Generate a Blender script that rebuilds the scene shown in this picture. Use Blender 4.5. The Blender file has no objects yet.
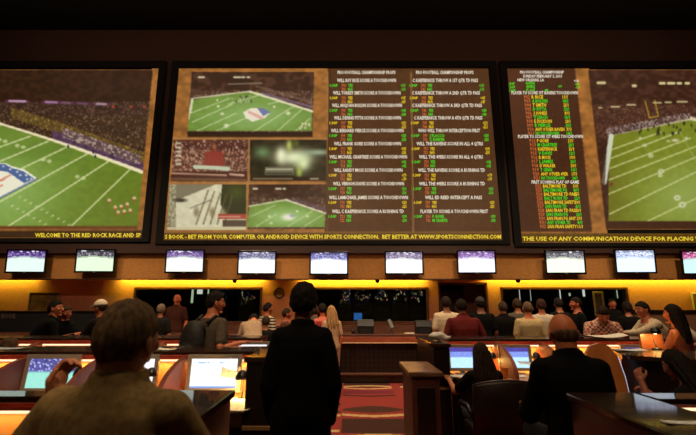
import bpy, bmesh, math, random
import numpy as np
from mathutils import Vector, Matrix, Euler, noise as mnoise
random.seed(7); RNG = np.random.default_rng(5)
SC = bpy.context.scene; COL = SC.collection
PI = math.pi
# ------------------------------------------------------------------ camera geometry
F, PITCH, CAMZ = 420.0, math.radians(11.8), 1.6
SP, CP = math.sin(PITCH), math.cos(PITCH)
def ray(px, py):
    a, b = (px-348)/F, (217.5-py)/F
    return Vector((a, CP-b*SP, SP+b*CP))
def wp(px, py, D):
    """the point of the plane y=D that a pixel of the photograph shows"""
    d = ray(px, py); t = D/d.y
    return Vector((d.x*t, D, CAMZ+d.z*t))
def zat(py, D): return wp(348, py, D).z
def xat(px, D, z=1.2):
    dz = z-CAMZ
    return (px-348)/F*(D*CP+dz*SP)
# ------------------------------------------------------------------ colours and materials
def lin(c):
    c = c/255.0
    return c/12.92 if c <= .04045 else ((c+.055)/1.055)**2.4
def RGB(r, g, b): return (lin(r), lin(g), lin(b))
MATS = {}
def mat(name, col, rough=.6, metal=0, var=.15, scale=30, emit=None, es=1, bump=0, coat=0, stretch=None):
    if name in MATS: return MATS[name]
    m = bpy.data.materials.new(name); m.use_nodes = True
    nt = m.node_tree; b = nt.nodes['Principled BSDF']
    b.inputs['Base Color'].default_value = (*col, 1)
    b.inputs['Roughness'].default_value = rough; b.inputs['Metallic'].default_value = metal
    b.inputs['Coat Weight'].default_value = coat; b.inputs['Coat Roughness'].default_value = .16
    if emit:
        b.inputs['Emission Color'].default_value = (*emit, 1); b.inputs['Emission Strength'].default_value = es
    if var > 0:
        tc = nt.nodes.new('ShaderNodeTexCoord'); mp = nt.nodes.new('ShaderNodeMapping')
        if stretch: mp.inputs['Scale'].default_value = stretch
        n = nt.nodes.new('ShaderNodeTexNoise'); n.inputs['Scale'].default_value = scale; n.inputs['Detail'].default_value = 4
        r = nt.nodes.new('ShaderNodeValToRGB')
        lo = tuple(max(0, c*(1-var)) for c in col); hi = tuple(min(1, c*(1+var)) for c in col)
        r.color_ramp.elements[0].color = (*lo, 1); r.color_ramp.elements[1].color = (*hi, 1)
        r.color_ramp.elements[0].position = .35; r.color_ramp.elements[1].position = .65
        nt.links.new(tc.outputs['Object'], mp.inputs['Vector']); nt.links.new(mp.outputs[0], n.inputs['Vector'])
        nt.links.new(n.outputs['Fac'], r.inputs[0]); nt.links.new(r.outputs[0], b.inputs['Base Color'])
        if bump:
            bp = nt.nodes.new('ShaderNodeBump'); bp.inputs['Strength'].default_value = bump; bp.inputs['Distance'].default_value = .01
            nt.links.new(n.outputs['Fac'], bp.inputs['Height']); nt.links.new(bp.outputs[0], b.inputs['Normal'])
    MATS[name] = m; return m
def attr_mat(name, strength=1.0, emissive=True, rough=.5):
    if name in MATS: return MATS[name]
    m = bpy.data.materials.new(name); m.use_nodes = True; nt = m.node_tree; b = nt.nodes['Principled BSDF']
    a = nt.nodes.new('ShaderNodeAttribute'); a.attribute_name = 'Col'
    b.inputs['Roughness'].default_value = rough
    if emissive:
        b.inputs['Base Color'].default_value = (.01, .01, .01, 1)
        nt.links.new(a.outputs['Color'], b.inputs['Emission Color']); b.inputs['Emission Strength'].default_value = strength
    else:
        nt.links.new(a.outputs['Color'], b.inputs['Base Color'])
    MATS[name] = m; return m
def glow(name, col, s): return mat(name, (.02, .02, .02), .5, var=0, emit=col, es=s)
WOOD = mat('dark_cherry_wood', (.034, .012, .007), .5, var=.45, scale=6, coat=.7, stretch=(1, 12, 12))
WOOD.node_tree.nodes['Principled BSDF'].inputs['Specular IOR Level'].default_value = .1
WOOD.node_tree.nodes['Principled BSDF'].inputs['Coat Roughness'].default_value = .05
WOODR = mat('red_cherry_wood', (.50, .065, .042), .25, var=.35, scale=6, coat=.5, stretch=(1, 12, 12))
WOODD = mat('near_black_wood', (.012, .006, .004), .3, var=.3, scale=6, coat=.3)
TANP = mat('tan_laminate', (.55, .30, .12), .5, var=.12, scale=8)
BLACKM = mat('black_plastic', (.008, .008, .009), .35, var=.1)
SILVER = mat('silver_plastic', (.45, .40, .34), .35, .3, var=.05)
PAPER = mat('white_paper', (.80, .74, .62), .8, var=.08, scale=60)
BRASS = mat('brass_trim', (.55, .30, .12), .3, .6, var=.1)
LEATHER = mat('dark_leather', (.022, .010, .008), .4, var=.3, scale=40, bump=.2)
# ------------------------------------------------------------------ mesh helpers
class MB:
    def __init__(s): s.v = []; s.f = []; s.m = []; s.c = None
    def add(s, vs, fs, mi=0):
        o = len(s.v); s.v += [tuple(v) for v in vs]; s.f += [tuple(i+o for i in f) for f in fs]; s.m += [mi]*len(fs); return s
    def box(s, x0, x1, y0, y1, z0, z1, mi=0, M=None, ch=0):
        if ch <= 0:
            vs = [(x, y, z) for z in (z0, z1) for y in (y0, y1) for x in (x0, x1)]
            fs = [(0, 2, 3, 1), (4, 5, 7, 6), (0, 1, 5, 4), (2, 6, 7, 3), (0, 4, 6, 2), (1, 3, 7, 5)]
        else:
            bm = bmesh.new(); bmesh.ops.create_cube(bm, size=1)
            for v in bm.verts: v.co = Vector(((x0+x1)/2+v.co.x*(x1-x0), (y0+y1)/2+v.co.y*(y1-y0), (z0+z1)/2+v.co.z*(z1-z0)))
            bmesh.ops.bevel(bm, geom=bm.edges[:], offset=ch, segments=2, affect='EDGES', profile=.5)
            bm.verts.ensure_lookup_table(); vs = [v.co.copy() for v in bm.verts]; fs = [[v.index for v in f.verts] for f in bm.faces]; bm.free()
        if M is not None: vs = [M @ Vector(v) for v in vs]
        return s.add(vs, fs, mi)
    def rings(s, rings, mi=0, caps=True):
        n = len(rings[0]); vs = [p for r in rings for p in r]; fs = []
        for i in range(len(rings)-1):
            for j in range(n):
                k = (j+1) % n; fs.append((i*n+j, i*n+k, (i+1)*n+k, (i+1)*n+j))
        if caps: fs.append(tuple(range(n))[::-1]); fs.append(tuple((len(rings)-1)*n+j for j in range(n)))
        return s.add(vs, fs, mi)
    def tube(s, pts, rad, n=10, mi=0, flat=1.0):
        pts = [Vector(p) for p in pts]; R = []
        if not hasattr(rad, '__len__'): rad = [rad]*len(pts)
        up = Vector((0, 0, 1))
        for i, p in enumerate(pts):
            d = (pts[min(i+1, len(pts)-1)]-pts[max(i-1, 0)]).normalized()
            a = d.cross(up)
            if a.length < .05: a = d.cross(Vector((0, 1, 0)))
            a.normalize(); b = a.cross(d)
            R.append([p+a*math.cos(t)*rad[i]+b*math.sin(t)*rad[i]*flat for t in [2*PI*j/n for j in range(n)]])
        return s.rings(R, mi)
    def cap(s, p0, p1, r0, r1, n=14, mi=0):
        """tapered capsule"""
        p0, p1 = Vector(p0), Vector(p1); d = p1-p0
        L = d.length
        d = d.normalized() if L > 1e-6 else Vector((0, 0, 1))
        P, R = [], []
        for k in range(5):
            a = -PI/2+k*PI/10+.05; P.append(p0+d*r0*math.sin(a)); R.append(max(.0005, r0*math.cos(a)))
        P.append(p0); R.append(r0); P.append(p1); R.append(r1)
        for k in range(5):
            a = (k+1)*PI/10-.05; P.append(p1+d*r1*math.sin(a)); R.append(max(.0005, r1*math.cos(a)))
        a = d.cross(Vector((0, 0, 1)))
        if a.length < .05: a = d.cross(Vector((0, 1, 0)))
        a.normalize(); b = a.cross(d)
        return s.rings([[p+a*math.cos(t)*r+b*math.sin(t)*r for t in [2*PI*j/n for j in range(n)]] for p, r in zip(P, R)], mi)
    def ell(s, c, r, n=16, m=10, mi=0, M=None):
        c = Vector(c); R = []
        for i in range(m+1):
            a = -PI/2+PI*(i/m)*.98+.03
            R.append([Vector((r[0]*math.cos(a)*math.cos(t), r[1]*math.cos(a)*math.sin(t), r[2]*math.sin(a))) for t in [2*PI*j/n for j in range(n)]])
        R = [[(M @ p if M is not None else p)+c for p in q] for q in R]
        return s.rings(R, mi)
    def lathe(s, prof, c=(0, 0, 0), n=24, mi=0, axis='z'):
        R = []
        for r, h in prof:
            q = []
            for j in range(n):
                t = 2*PI*j/n; x, y = r*math.cos(t), r*math.sin(t)
                q.append((c[0]+x, c[1]+y, c[2]+h) if axis == 'z' else (c[0]+x, c[1]-h, c[2]+y))
            R.append(q)
        return s.rings(R, mi)
    def prism(s, poly, a0, a1, axis='x', mi=0):
        def P(u, v, a): return (a, u, v) if axis == 'x' else ((u, a, v) if axis == 'y' else (u, v, a))
        n = len(poly); vs = [P(u, v, a0) for u, v in poly]+[P(u, v, a1) for u, v in poly]
        fs = [tuple(range(n))[::-1], tuple(range(n, 2*n))]+[(i, (i+1) % n, n+(i+1) % n, n+i) for i in range(n)]
        return s.add(vs, fs, mi)
    def mesh(s, name):
        me = bpy.data.meshes.new(name); me.from_pydata(s.v, [], s.f); me.update()
        bm = bmesh.new(); bm.from_mesh(me); bmesh.ops.recalc_face_normals(bm, faces=bm.faces); bm.to_mesh(me); bm.free()
        me.polygons.foreach_set('material_index', s.m)
        return me
    def build(s, name, mats, parent=None, smooth=False, loc=None):
        me = s.mesh(name)
        if not isinstance(mats, (list, tuple)): mats = [mats]
        for m in mats: me.materials.append(m)
        if smooth: me.polygons.foreach_set('use_smooth', [True]*len(me.polygons))
        return link(name, me, parent, loc)
def link(name, me, parent=None, loc=None):
    o = bpy.data.objects.new(name, me); COL.objects.link(o)
    if parent is not None: o.parent = parent
    if loc is not None: o.location = loc
    return o
def tag(o, label=None, cat=None, group=None, kind=None):
    if label: o['label'] = label
    if cat: o['category'] = cat
    if group: o['group'] = group
    if kind: o['kind'] = kind
    return o
def thing(name, label, cat, loc=(0, 0, 0), rz=0, group=None):
    o = bpy.data.objects.new(name, None); COL.objects.link(o); o.location = loc; o.rotation_euler = (0, 0, rz)
    return tag(o, label, cat, group)
def copy_tree(o, parent=None):
    c = o.copy(); COL.objects.link(c)
    if parent is not None: c.parent = parent
    for ch in [x for x in o.children]: copy_tree(ch, c)
    return c
def struct(name, mb, m, parent=None, smooth=False):
    o = mb.build(name, m, parent, smooth)
    if parent is None: o['kind'] = 'structure'
    return o
def remesh(mb, voxel, smooth=4, name='tmp'):
    """union of the closed shapes in mb as one smooth surface -> (verts, faces)"""
    me = mb.mesh(name); o = link(name, me)
    r = o.modifiers.new('r', 'REMESH'); r.mode = 'VOXEL'; r.voxel_size = voxel
    if smooth:
        sm = o.modifiers.new('s', 'SMOOTH'); sm.iterations = smooth; sm.factor = .5
    dg = bpy.context.evaluated_depsgraph_get(); ev = o.evaluated_get(dg); m2 = ev.to_mesh()
    n = len(m2.vertices); co = np.empty(n*3, 'f'); m2.vertices.foreach_get('co', co)
    V = co.reshape(-1, 3).astype('d').copy(); Fs = [tuple(p.vertices) for p in m2.polygons]
    ev.to_mesh_clear(); bpy.data.objects.remove(o); bpy.data.meshes.remove(me)
    return V, Fs
# ================================================================== PICTURES ON THE SCREENS
RS = 2.0; RX0, RX1, RY0, RY1 = -205, 905, 60, 250
W_, H_ = int((RX1-RX0)*RS), int((RY1-RY0)*RS)
IMG = np.zeros((H_, W_, 3)); YY, XX = np.mgrid[0:H_, 0:W_]; XX = XX/RS+RX0; YY = YY/RS+RY0
def c3(r, g, b): return np.array([r, g, b], float)
def polymask(P, pad=0):
    xs = [p[0] for p in P]; ys = [p[1] for p in P]
    m = np.zeros(XX.shape, bool); n = len(P); j = n-1
    for i in range(n):
        xi, yi = P[i]; xj, yj = P[j]
        if yi != yj:
            m ^= ((yi > YY) != (yj > YY)) & (XX < (xj-xi)*(YY-yi)/(yj-yi)+xi)
        j = i
    return m
def fill(P, col, a=1.0, clip=None):
    m = polymask(P) if not isinstance(P, np.ndarray) else P
    if clip is not None: m = m & clip
    IMG[m] = IMG[m]*(1-a)+c3(*col)*a
def line(x0, y0, x1, y1, w, col, a=1.0, clip=None):
    dx, dy = x1-x0, y1-y0; L2 = dx*dx+dy*dy+1e-9
    t = np.clip(((XX-x0)*dx+(YY-y0)*dy)/L2, 0, 1)
    d = np.hypot(XX-x0-t*dx, YY-y0-t*dy)
    al = np.clip((w/2-d)/.6+.5, 0, 1)*a
    if clip is not None: al = al*clip
    IMG[:] = IMG*(1-al[..., None])+c3(*col)*al[..., None]
def blob(x, y, rx, ry, col, a=1.0, clip=None):
    al = np.clip(1.5-1.5*np.hypot((XX-x)/rx, (YY-y)/ry), 0, 1)*a
    if clip is not None: al = al*clip
    IMG[:] = IMG*(1-al[..., None])+c3(*col)*al[..., None]
def vnoise(sx, sy, seed):
    r = np.random.default_rng(seed); g = r.random((int((RY1-RY0)/sy)+3, int((RX1-RX0)/sx)+3))
    u = (XX-RX0)/sx; v = (YY-RY0)/sy; i = u.astype(int); j = v.astype(int); fu, fv = u-i, v-j
    return (g[j, i]*(1-fu)*(1-fv)+g[j, i+1]*fu*(1-fv)+g[j+1, i]*(1-fu)*fv+g[j+1, i+1]*fu*fv)
N1, N2, N3, N8 = vnoise(1.1, 1.1, 1), vnoise(2, 1.6, 2), vnoise(4, 3, 3), vnoise(14, 10, 4)
def texture(m, col, amp, N=N1):
    IMG[m] = np.clip(c3(*col)*(1+amp*(N[m]-.5))[:, None], 0, 255)
def crowd(m, base, dots, dens=.75, N=N1):
    texture(m, base, .3, N3); q = m & (N > dens); IMG[q] = IMG[q]*.35+c3(*dots)*.65
def light_up(x, y, rx, ry, col, a, clip):
    al = a*np.exp(-((XX-x)/rx)**2-((YY-y)/ry)**2)*clip
    IMG[:] = IMG*(1-al[..., None])+c3(*col)*al[..., None]
# tan sponge borders and dark brown panels
full = np.ones(XX.shape, bool)
IMG[:] = c3(150, 100, 50)*(1+.35*(N3-.5)+.25*(N8-.5))[..., None]
# ---- left picture
LP = polymask([(-190, 70), (152.5, 70), (137, 229), (-215, 229)])
crowd(LP, (50, 30, 18), (58, 36, 23), .6, N3)
crowd(LP & (YY > 101), (62, 43, 30), (140, 116, 96), .70)
crowd(LP & (YY > 101) & (YY < 116), (58, 38, 30), (110, 85, 75), .62)
for x, w, c in ((-60, 30, (150, 120, 190)), (17, 16, (235, 225, 250)), (51, 11, (200, 180, 230)), (66, 7, (120, 120, 110)), (82, 9, (90, 85, 85)), (101, 9, (190, 200, 190))):
    line(x-w/2, 100+x*.035, x+w/2, 100+x*.035+.4, 2.2, c, 1, LP); line(x-w/2-3, 100+x*.035, x+w/2+3, 100+x*.035+.4, 2.8, (110, 50, 120), .45, LP)
for x in (113, 131, 144): blob(x, 106.5, 1.8, 1.3, (190, 70, 50), 1, LP)
def yl(x): return 123.5+.298*x+.0003*x*x   # the far sideline
crowd(LP & (YY > yl(XX)-20) & (YY < yl(XX)-9) & (XX > 10), (90, 70, 40), (170, 145, 60), .68)
q = LP & (YY > yl(XX)-10) & (YY < yl(XX)) & (XX > 52); texture(q, (84, 60, 92), .5, N2)
crowd(LP & (YY > yl(XX)-16) & (YY < yl(XX)-6) & (XX > 62) & (XX < 140), (92, 72, 80), (215, 195, 200), .62)
FL = LP & (YY > yl(XX)+1.5)
texture(FL, (100, 128, 42), .16, N3); light_up(0, 190, 62, 50, (150, 190, 120), .75, FL); light_up(140, 210, 55, 40, (96, 112, 30), .6, FL)
light_up(40, 150, 60, 12, (96, 128, 50), .6, FL)
line(-200, yl(-200)*.9, 0, yl(0), 3, (225, 225, 205), 1, LP)
for i in range(24):
    x = i*6.2; line(x, yl(x), x+6.2, yl(x+6.2), 2.2+i*.06, (232, 228, 205), 1, LP)
for a, b in (((71, 226), (133, 166)), ((8, 226), (110, 160)), ((-45, 226), (88, 153)), ((-60, 207), (66, 147)), ((-70, 190), (48, 141)), ((-80, 175), (30, 136)), ((-130, 226), (-40, 170)), ((-180, 205), (-30, 140))):
    line(*a, *b, 1.3, (215, 225, 190), .9, FL)
for j in range(14):
    for k0, y0 in ((0, 196), (9, 214)):
        x = 36+j*5.5; line(x+k0-34, y0-8+j*3.1, x+k0-32, y0-9+j*3.1, 1.1, (205, 220, 185), .8, FL)
for x, y in ((20, 146), (46, 160), (2, 140), (80, 177)):
    blob(x-3, y-.6, 3, 2.2, (222, 232, 205), .9, FL); blob(x+3, y+1, 3, 2.2, (222, 232, 205), .9, FL); blob(x-3, y-.4, 1, .8, (120, 150, 80), .9, FL); blob(x+3, y+1, 1, .8, (120, 150, 80), .9, FL)
fill([(-34, 184), (-6, 163), (5, 162.5), (12, 166), (24, 169), (37.5, 178.5), (0, 198), (-20, 205)], (232, 236, 235), 1, FL)
fill([(-20, 166), (-4, 164), (4, 163.5), (11, 167.5), (23, 171), (34, 178.5), (24, 183), (8, 172), (-8, 169)], (70, 96, 165), .95, FL)
for x, y in ((3, 166), (10, 169), (17, 171.5), (20, 175), (26, 175), (27, 179), (31, 178.5)): blob(x, y, 1.7, 1.3, (225, 232, 240), 1, FL)
for x0, x1, y in ((-20, -4, 181), (-12, 4, 184), (0, 10, 180), (-8, 2, 190)): line(x0, y, x1, y-5, 1.8, (205, 110, 95), .7, FL)
line(0, 197.5, 37, 178.5, 1.8, (80, 100, 160), .8, FL); line(-34, 184, -20, 204, 1.8, (80, 100, 160), .8, FL)
for x, y in ((109, 200), (115, 207), (121, 206), (124, 211), (127, 204), (118, 212), (130, 210), (134, 198)):
    blob(x, y, 2.3, 2.4, (232, 200, 190), 1, FL); blob(x, y+1.8, 1.8, 1.6, (170, 70, 50), .8, FL)
for x, y in ((93, 152), (95, 156), (113, 158), (68, 146), (112, 154)): blob(x, y, 1.2, 2.4, (40, 35, 60), 1, LP)
# ---- centre: brown prop table and the tan around the insets
CT = polymask([(328, 60), (500, 60), (520, 245), (324, 245)]); texture(CT, (78, 48, 24), .2, N2)
def field(P, FP, ang, logo=None, nums=True, top=(58, 36, 24), g=(104, 138, 58), sc=1.0, glare=None):
    M_ = polymask(P); xs = [p[0] for p in P]; ys = [p[1] for p in P]; x0, y0, w, h = min(xs), min(ys), max(xs)-min(xs), max(ys)-min(ys)
    crowd(M_, top, (84, 56, 44), .62, N3); crowd(M_ & (YY > y0+h*.28), (70, 48, 38), (150, 122, 108), .66)
    F_ = polymask(FP) & M_; texture(F_, g, .14, N3)
    if glare: light_up(*glare, F_)
    n = len(FP)
    return M_, F_
M_, F_ = field([(191.5, 72), (314, 72), (312, 137), (187, 137)], [(187, 131), (191, 100), (238, 92.5), (255, 91), (312, 110), (312, 131)], 0, glare=(255, 116, 50, 16, (150, 190, 130), .7))
line(192, 99, 190, 112, 2.5, (215, 225, 205), .9, M_); line(188, 118, 189, 110, 3, (200, 205, 190), .9, M_)
line(194, 98, 250, 91, 1.6, (205, 205, 190), .9, M_); line(250, 91.5, 312, 111, 2.2, (225, 222, 210), .95, M_); line(262, 93, 312, 107, 2.2, (120, 95, 140), .8, M_)
line(256, 86, 312, 102, 3, (150, 120, 120), .35, M_)
for a, b in (((196, 131), (236, 113)), ((215, 131), (250, 116)), ((254, 131), (295, 105)), ((277, 131), (303, 108)), ((295, 131), (310, 118)), ((192, 122), (232, 104)), ((190, 113), (230, 98)), ((268, 104), (290, 98)), ((228, 104), (262, 94))): line(*a, *b, 1, (205, 222, 190), .75, F_)
for x, y, s in ((226, 125.5, 3.2), (222, 113.5, 2.4), (218, 106, 1.9), (217, 100, 1.6), (288, 113, 3), (274, 106.5, 2)): blob(x, y, s, s*.85, (225, 232, 215), .9, F_)
fill([(243, 112), (252, 107.5), (263, 108), (271, 112), (264, 118), (252, 121.5), (246, 118)], (228, 228, 228), 1, F_)
fill([(257, 108), (263, 108), (271, 112), (263, 116)], (80, 95, 170), .8, F_); line(249, 112, 262, 118, 3, (215, 150, 150), .7, F_)
for k in range(16): blob(231+RNG.random()*22, 96+RNG.random()*6, 1, 1.6, (45, 45, 50) if k % 2 else (190, 190, 190), .9, M_)
for k in range(9): blob(300+RNG.random()*11, 121+RNG.random()*8, 1.4, 1.4, (235, 220, 215), .9, F_)
for x, w in ((201, 5), (237, 6), (243, 2), (248, 2)): line(x-w/2, 77, x+w/2, 77, 2, (225, 225, 215), .95, M_)
line(228, 84, 262, 83, 1, (170, 165, 165), .7, M_)
fill(M_ & (YY > 132), (50, 30, 15), 1); line(187, 132.3, 312, 132.3, .8, (30, 15, 8), 1)
# inset A: crowd and a figure in red
A_ = polymask([(173.5, 140), (248, 140), (247, 181), (170.5, 181)]); crowd(A_, (96, 58, 48), (205, 170, 155), .6)
crowd(A_ & (YY < 150), (80, 45, 38), (225, 190, 180), .72)
blob(214, 155, 8, 9, (130, 52, 46), 1, A_); blob(214, 146, 3, 4, (150, 90, 66), 1, A_); fill([(205, 152), (223, 152), (225, 166), (203, 166)], (140, 56, 48), .85, A_)
for x in (180, 192): blob(x, 150, 3, 5, (175, 150, 140), .7, A_)
for k in range(6): line(176, 143+k*4.2, 180, 143+k*4.2, 2, (205, 205, 195), .8, A_)
line(195, 166.5, 228, 168.5, 4, (190, 205, 195), .95, A_); fill(A_ & (YY > 171), (66, 34, 26), .9)
line(172, 173, 226, 175, 1.7, (190, 150, 140), .9, A_); line(230, 174, 243, 175, 2.2, (205, 170, 160), .9, A_); line(171, 178.5, 246, 179.5, 1, (150, 120, 100), .7, A_)
# inset B: dark with pale green figures
B_ = polymask([(250, 140), (326.5, 140), (326.5, 181), (249.5, 181)]); texture(B_, (44, 38, 22), .5, N3)
light_up(262, 152, 8, 6, (110, 150, 110), .8, B_); light_up(294, 157, 18, 8, (225, 240, 215), 1, B_); light_up(281, 155, 5, 8, (235, 245, 225), 1, B_); light_up(303, 163, 7, 8, (220, 240, 205), .95, B_)
light_up(318, 152, 14, 3, (170, 195, 180), .8, B_); light_up(289, 145, 3, 6, (190, 205, 120), .9, B_); light_up(299, 172, 3, 6, (165, 190, 90), .9, B_); light_up(296, 143, 3, 4, (90, 110, 40), .8, B_)
fill([(265, 167), (294, 167), (294, 175), (265, 175)], (120, 120, 105), .85, B_); line(266, 169, 292, 169, 1, (215, 215, 205), .9, B_); line(266, 173, 292, 173, 1, (30, 25, 20), .8, B_)
fill(B_ & (YY > 176), (42, 26, 16), .9); line(253, 178.5, 292, 178.5, 1, (190, 185, 160), .7, B_); line(310, 178.5, 318, 178.5, 1.3, (205, 200, 180), .8, B_)
# inset C: pale roadside street scene
C_ = polymask([(169.5, 184.5), (246, 184.5), (245.5, 230), (166.5, 230)]); texture(C_, (205, 205, 190), .12, N3)
fill([(168, 184), (216, 184), (176, 200), (167, 215)], (105, 100, 84), .85, C_); crowd(C_ & (XX < 176), (120, 118, 100), (190, 188, 170), .5)
fill([(222, 184), (247, 184), (247, 214), (226, 214), (220, 204)], (40, 44, 20), 1, C_); light_up(236, 192, 9, 8, (70, 84, 24), .7, C_)
blob(180, 200, 9, 3, (60, 55, 48), 1, C_); line(190, 208, 210, 200, 1.2, (105, 100, 90), .8, C_)
for k in range(5): line(208+k*6, 190+k*1.5, 196+k*7, 224, 1.6, (92, 84, 62), .7, C_)
for x in (196, 212, 224): blob(x, 212, 4, 7, (110, 100, 74), .7, C_)
fill([(218, 214), (246, 214), (246, 219), (218, 219)], (150, 44, 34), .85, C_); line(219, 216.5, 240, 216.5, 1, (225, 190, 180), .8, C_)
line(166, 228, 246, 228.5, 2.6, (196, 190, 165), .9, C_); fill(C_ & (YY > 219.5) & (YY < 226.5) & (XX > 222), (50, 34, 22), .8)
# inset D: the field again
M_, F_ = field([(249, 184.5), (326, 184.5), (325.5, 229), (247, 229)], [(247, 227), (249, 206), (276, 200), (287, 199.5), (325, 213), (325, 227)], 0, glare=(287, 217, 30, 10, (165, 205, 150), .8))
line(249, 206, 286, 199.5, 1.5, (200, 205, 190), .9, M_); line(286, 199.5, 325, 213, 1.8, (220, 215, 215), .9, M_); line(292, 199, 325, 209, 1.6, (110, 90, 130), .7, M_)
for a, b in (((256, 226), (276, 214)), ((288, 226), (312, 211)), ((304, 226), (322, 215)), ((251, 216), (275, 205))): line(*a, *b, .9, (205, 222, 190), .7, F_)
blob(288, 217, 9, 4.5, (228, 230, 232), 1, F_); blob(292, 215.5, 4, 2, (120, 130, 180), .7, F_)
for x, y in ((271, 223), (269, 216), (307, 216), (297, 211)): blob(x, y, 2.2, 1.7, (220, 230, 205), .8, F_)
for x, w in ((255, 4), (278, 5), (284, 2)): line(x-w/2, 188.5, x+w/2, 188.5, 1.5, (225, 225, 215), .9, M_)
for x0, y0, x1, y1 in ((168, 138.5, 328, 138.5), (249, 138.5, 246.3, 231), (166, 182.8, 327, 182.8), (327.6, 72, 326.6, 231)): line(x0, y0, x1, y1, 1, (165, 125, 85), 1)
line(329.8, 70, 326, 232, 1.2, (50, 30, 15), .8)
line(411, 72, 413, 232, .8, (190, 150, 110), .9)
line(164, 232.2, 501, 232.2, .9, (150, 110, 70), .9)
# ---- right screen: brown list panel, tan border, field
texture(polymask([(503, 60), (574, 60), (592, 232), (519, 232)]), (70, 40, 24), .2, N2)
light_up(515, 80, 18, 60, (96, 56, 34), .4, polymask([(503, 60), (574, 60), (592, 232), (519, 232)]))
RP = polymask([(588, 70), (915, 70), (935, 229), (606, 229)])
crowd(RP, (62, 36, 26), (78, 50, 38), .6, N3); crowd(RP & (YY > 104) & (YY < 140), (70, 42, 34), (112, 80, 66), .6)
def yr(x): return 133.5-(x-609)*.172 if x < 690 else 119.6+(x-690)*.25
FR = RP & polymask([(609, 134), (690, 117), (900, 165), (900, 221), (608, 221)])
texture(FR, (118, 132, 40), .14, N3); light_up(690, 195, 45, 35, (150, 175, 105), .7, FR); light_up(606, 200, 24, 60, (96, 92, 22), .6, FR)
line(609, 134, 690, 118, 3.5, (190, 180, 170), .9, RP); line(690, 118, 900, 166, 3.5, (215, 210, 200), .9, RP)
crowd(RP & polymask([(606, 128), (690, 112), (690, 118), (607, 136)]), (80, 60, 60), (190, 170, 175), .55)
line(611, 136, 604, 182, 5, (205, 215, 215), .95, RP); line(605, 150, 603, 186, 3, (60, 40, 35), .7, RP); blob(611, 184, 3, 3, (110, 60, 40), 1, RP)
for a, b in (((647, 221), (760, 168)), ((609, 214), (720, 160)), ((608, 194), (700, 155)), ((608, 180), (696, 146)), ((610, 168), (690, 138)), ((611, 158), (680, 131)), ((610, 150), (660, 132))): line(*a, *b, 1.4, (200, 210, 160), .8, FR)
line(680, 132, 700, 168, 1, (160, 180, 110), .6, FR)
for x, y, s in ((677, 197.5, 4.4), (682, 204.5, 4.8), (661, 171, 3.8), (660, 175, 3), (650.5, 155.5, 3.3), (644.5, 145, 2.7), (640, 138, 2), (686, 138, 2.2)):
    blob(x, y, s, s*.8, (225, 232, 220), .95, FR); blob(x, y, s*.45, s*.3, (110, 125, 90), .8, FR)
blob(675, 140, 5, 2.2, (210, 205, 195), .9, RP); blob(668, 141, 3, 1.6, (205, 200, 190), .8, RP)
for k in range(22): blob(634+RNG.random()*62, 121+RNG.random()*13, 1.2, 2.6, (34, 26, 30), .9, RP)
for a, b in (((645, 101), (649, 117)), ((654.5, 100), (658, 116)), ((649, 117.5), (658, 116))): line(*a, *b, 1.1, (190, 160, 50), .9, RP)
for x, y, w in ((601, 82.5, 7), (634, 85.5, 2.5), (662, 83, 4.5), (671, 83, 6), (679, 83, 3), (687, 83, 3), (740, 84, 9), (600, 107.5, 3), (615, 106.5, 8), (631, 104.5, 8), (657, 102.5, 8), (668, 102, 6), (682, 101.5, 10)):
    line(x-w/2, y, x+w/2, y, 2.6 if y < 90 else 1.3, (210, 205, 165), .95, RP)
line(588.5, 70, 606.5, 229, 1, (60, 32, 16), .8)
texture(RP & (YY > 221), (64, 36, 22), .15, N2)
texture(LP & (YY > 225.5), (100, 62, 30), .2, N2)
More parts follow.
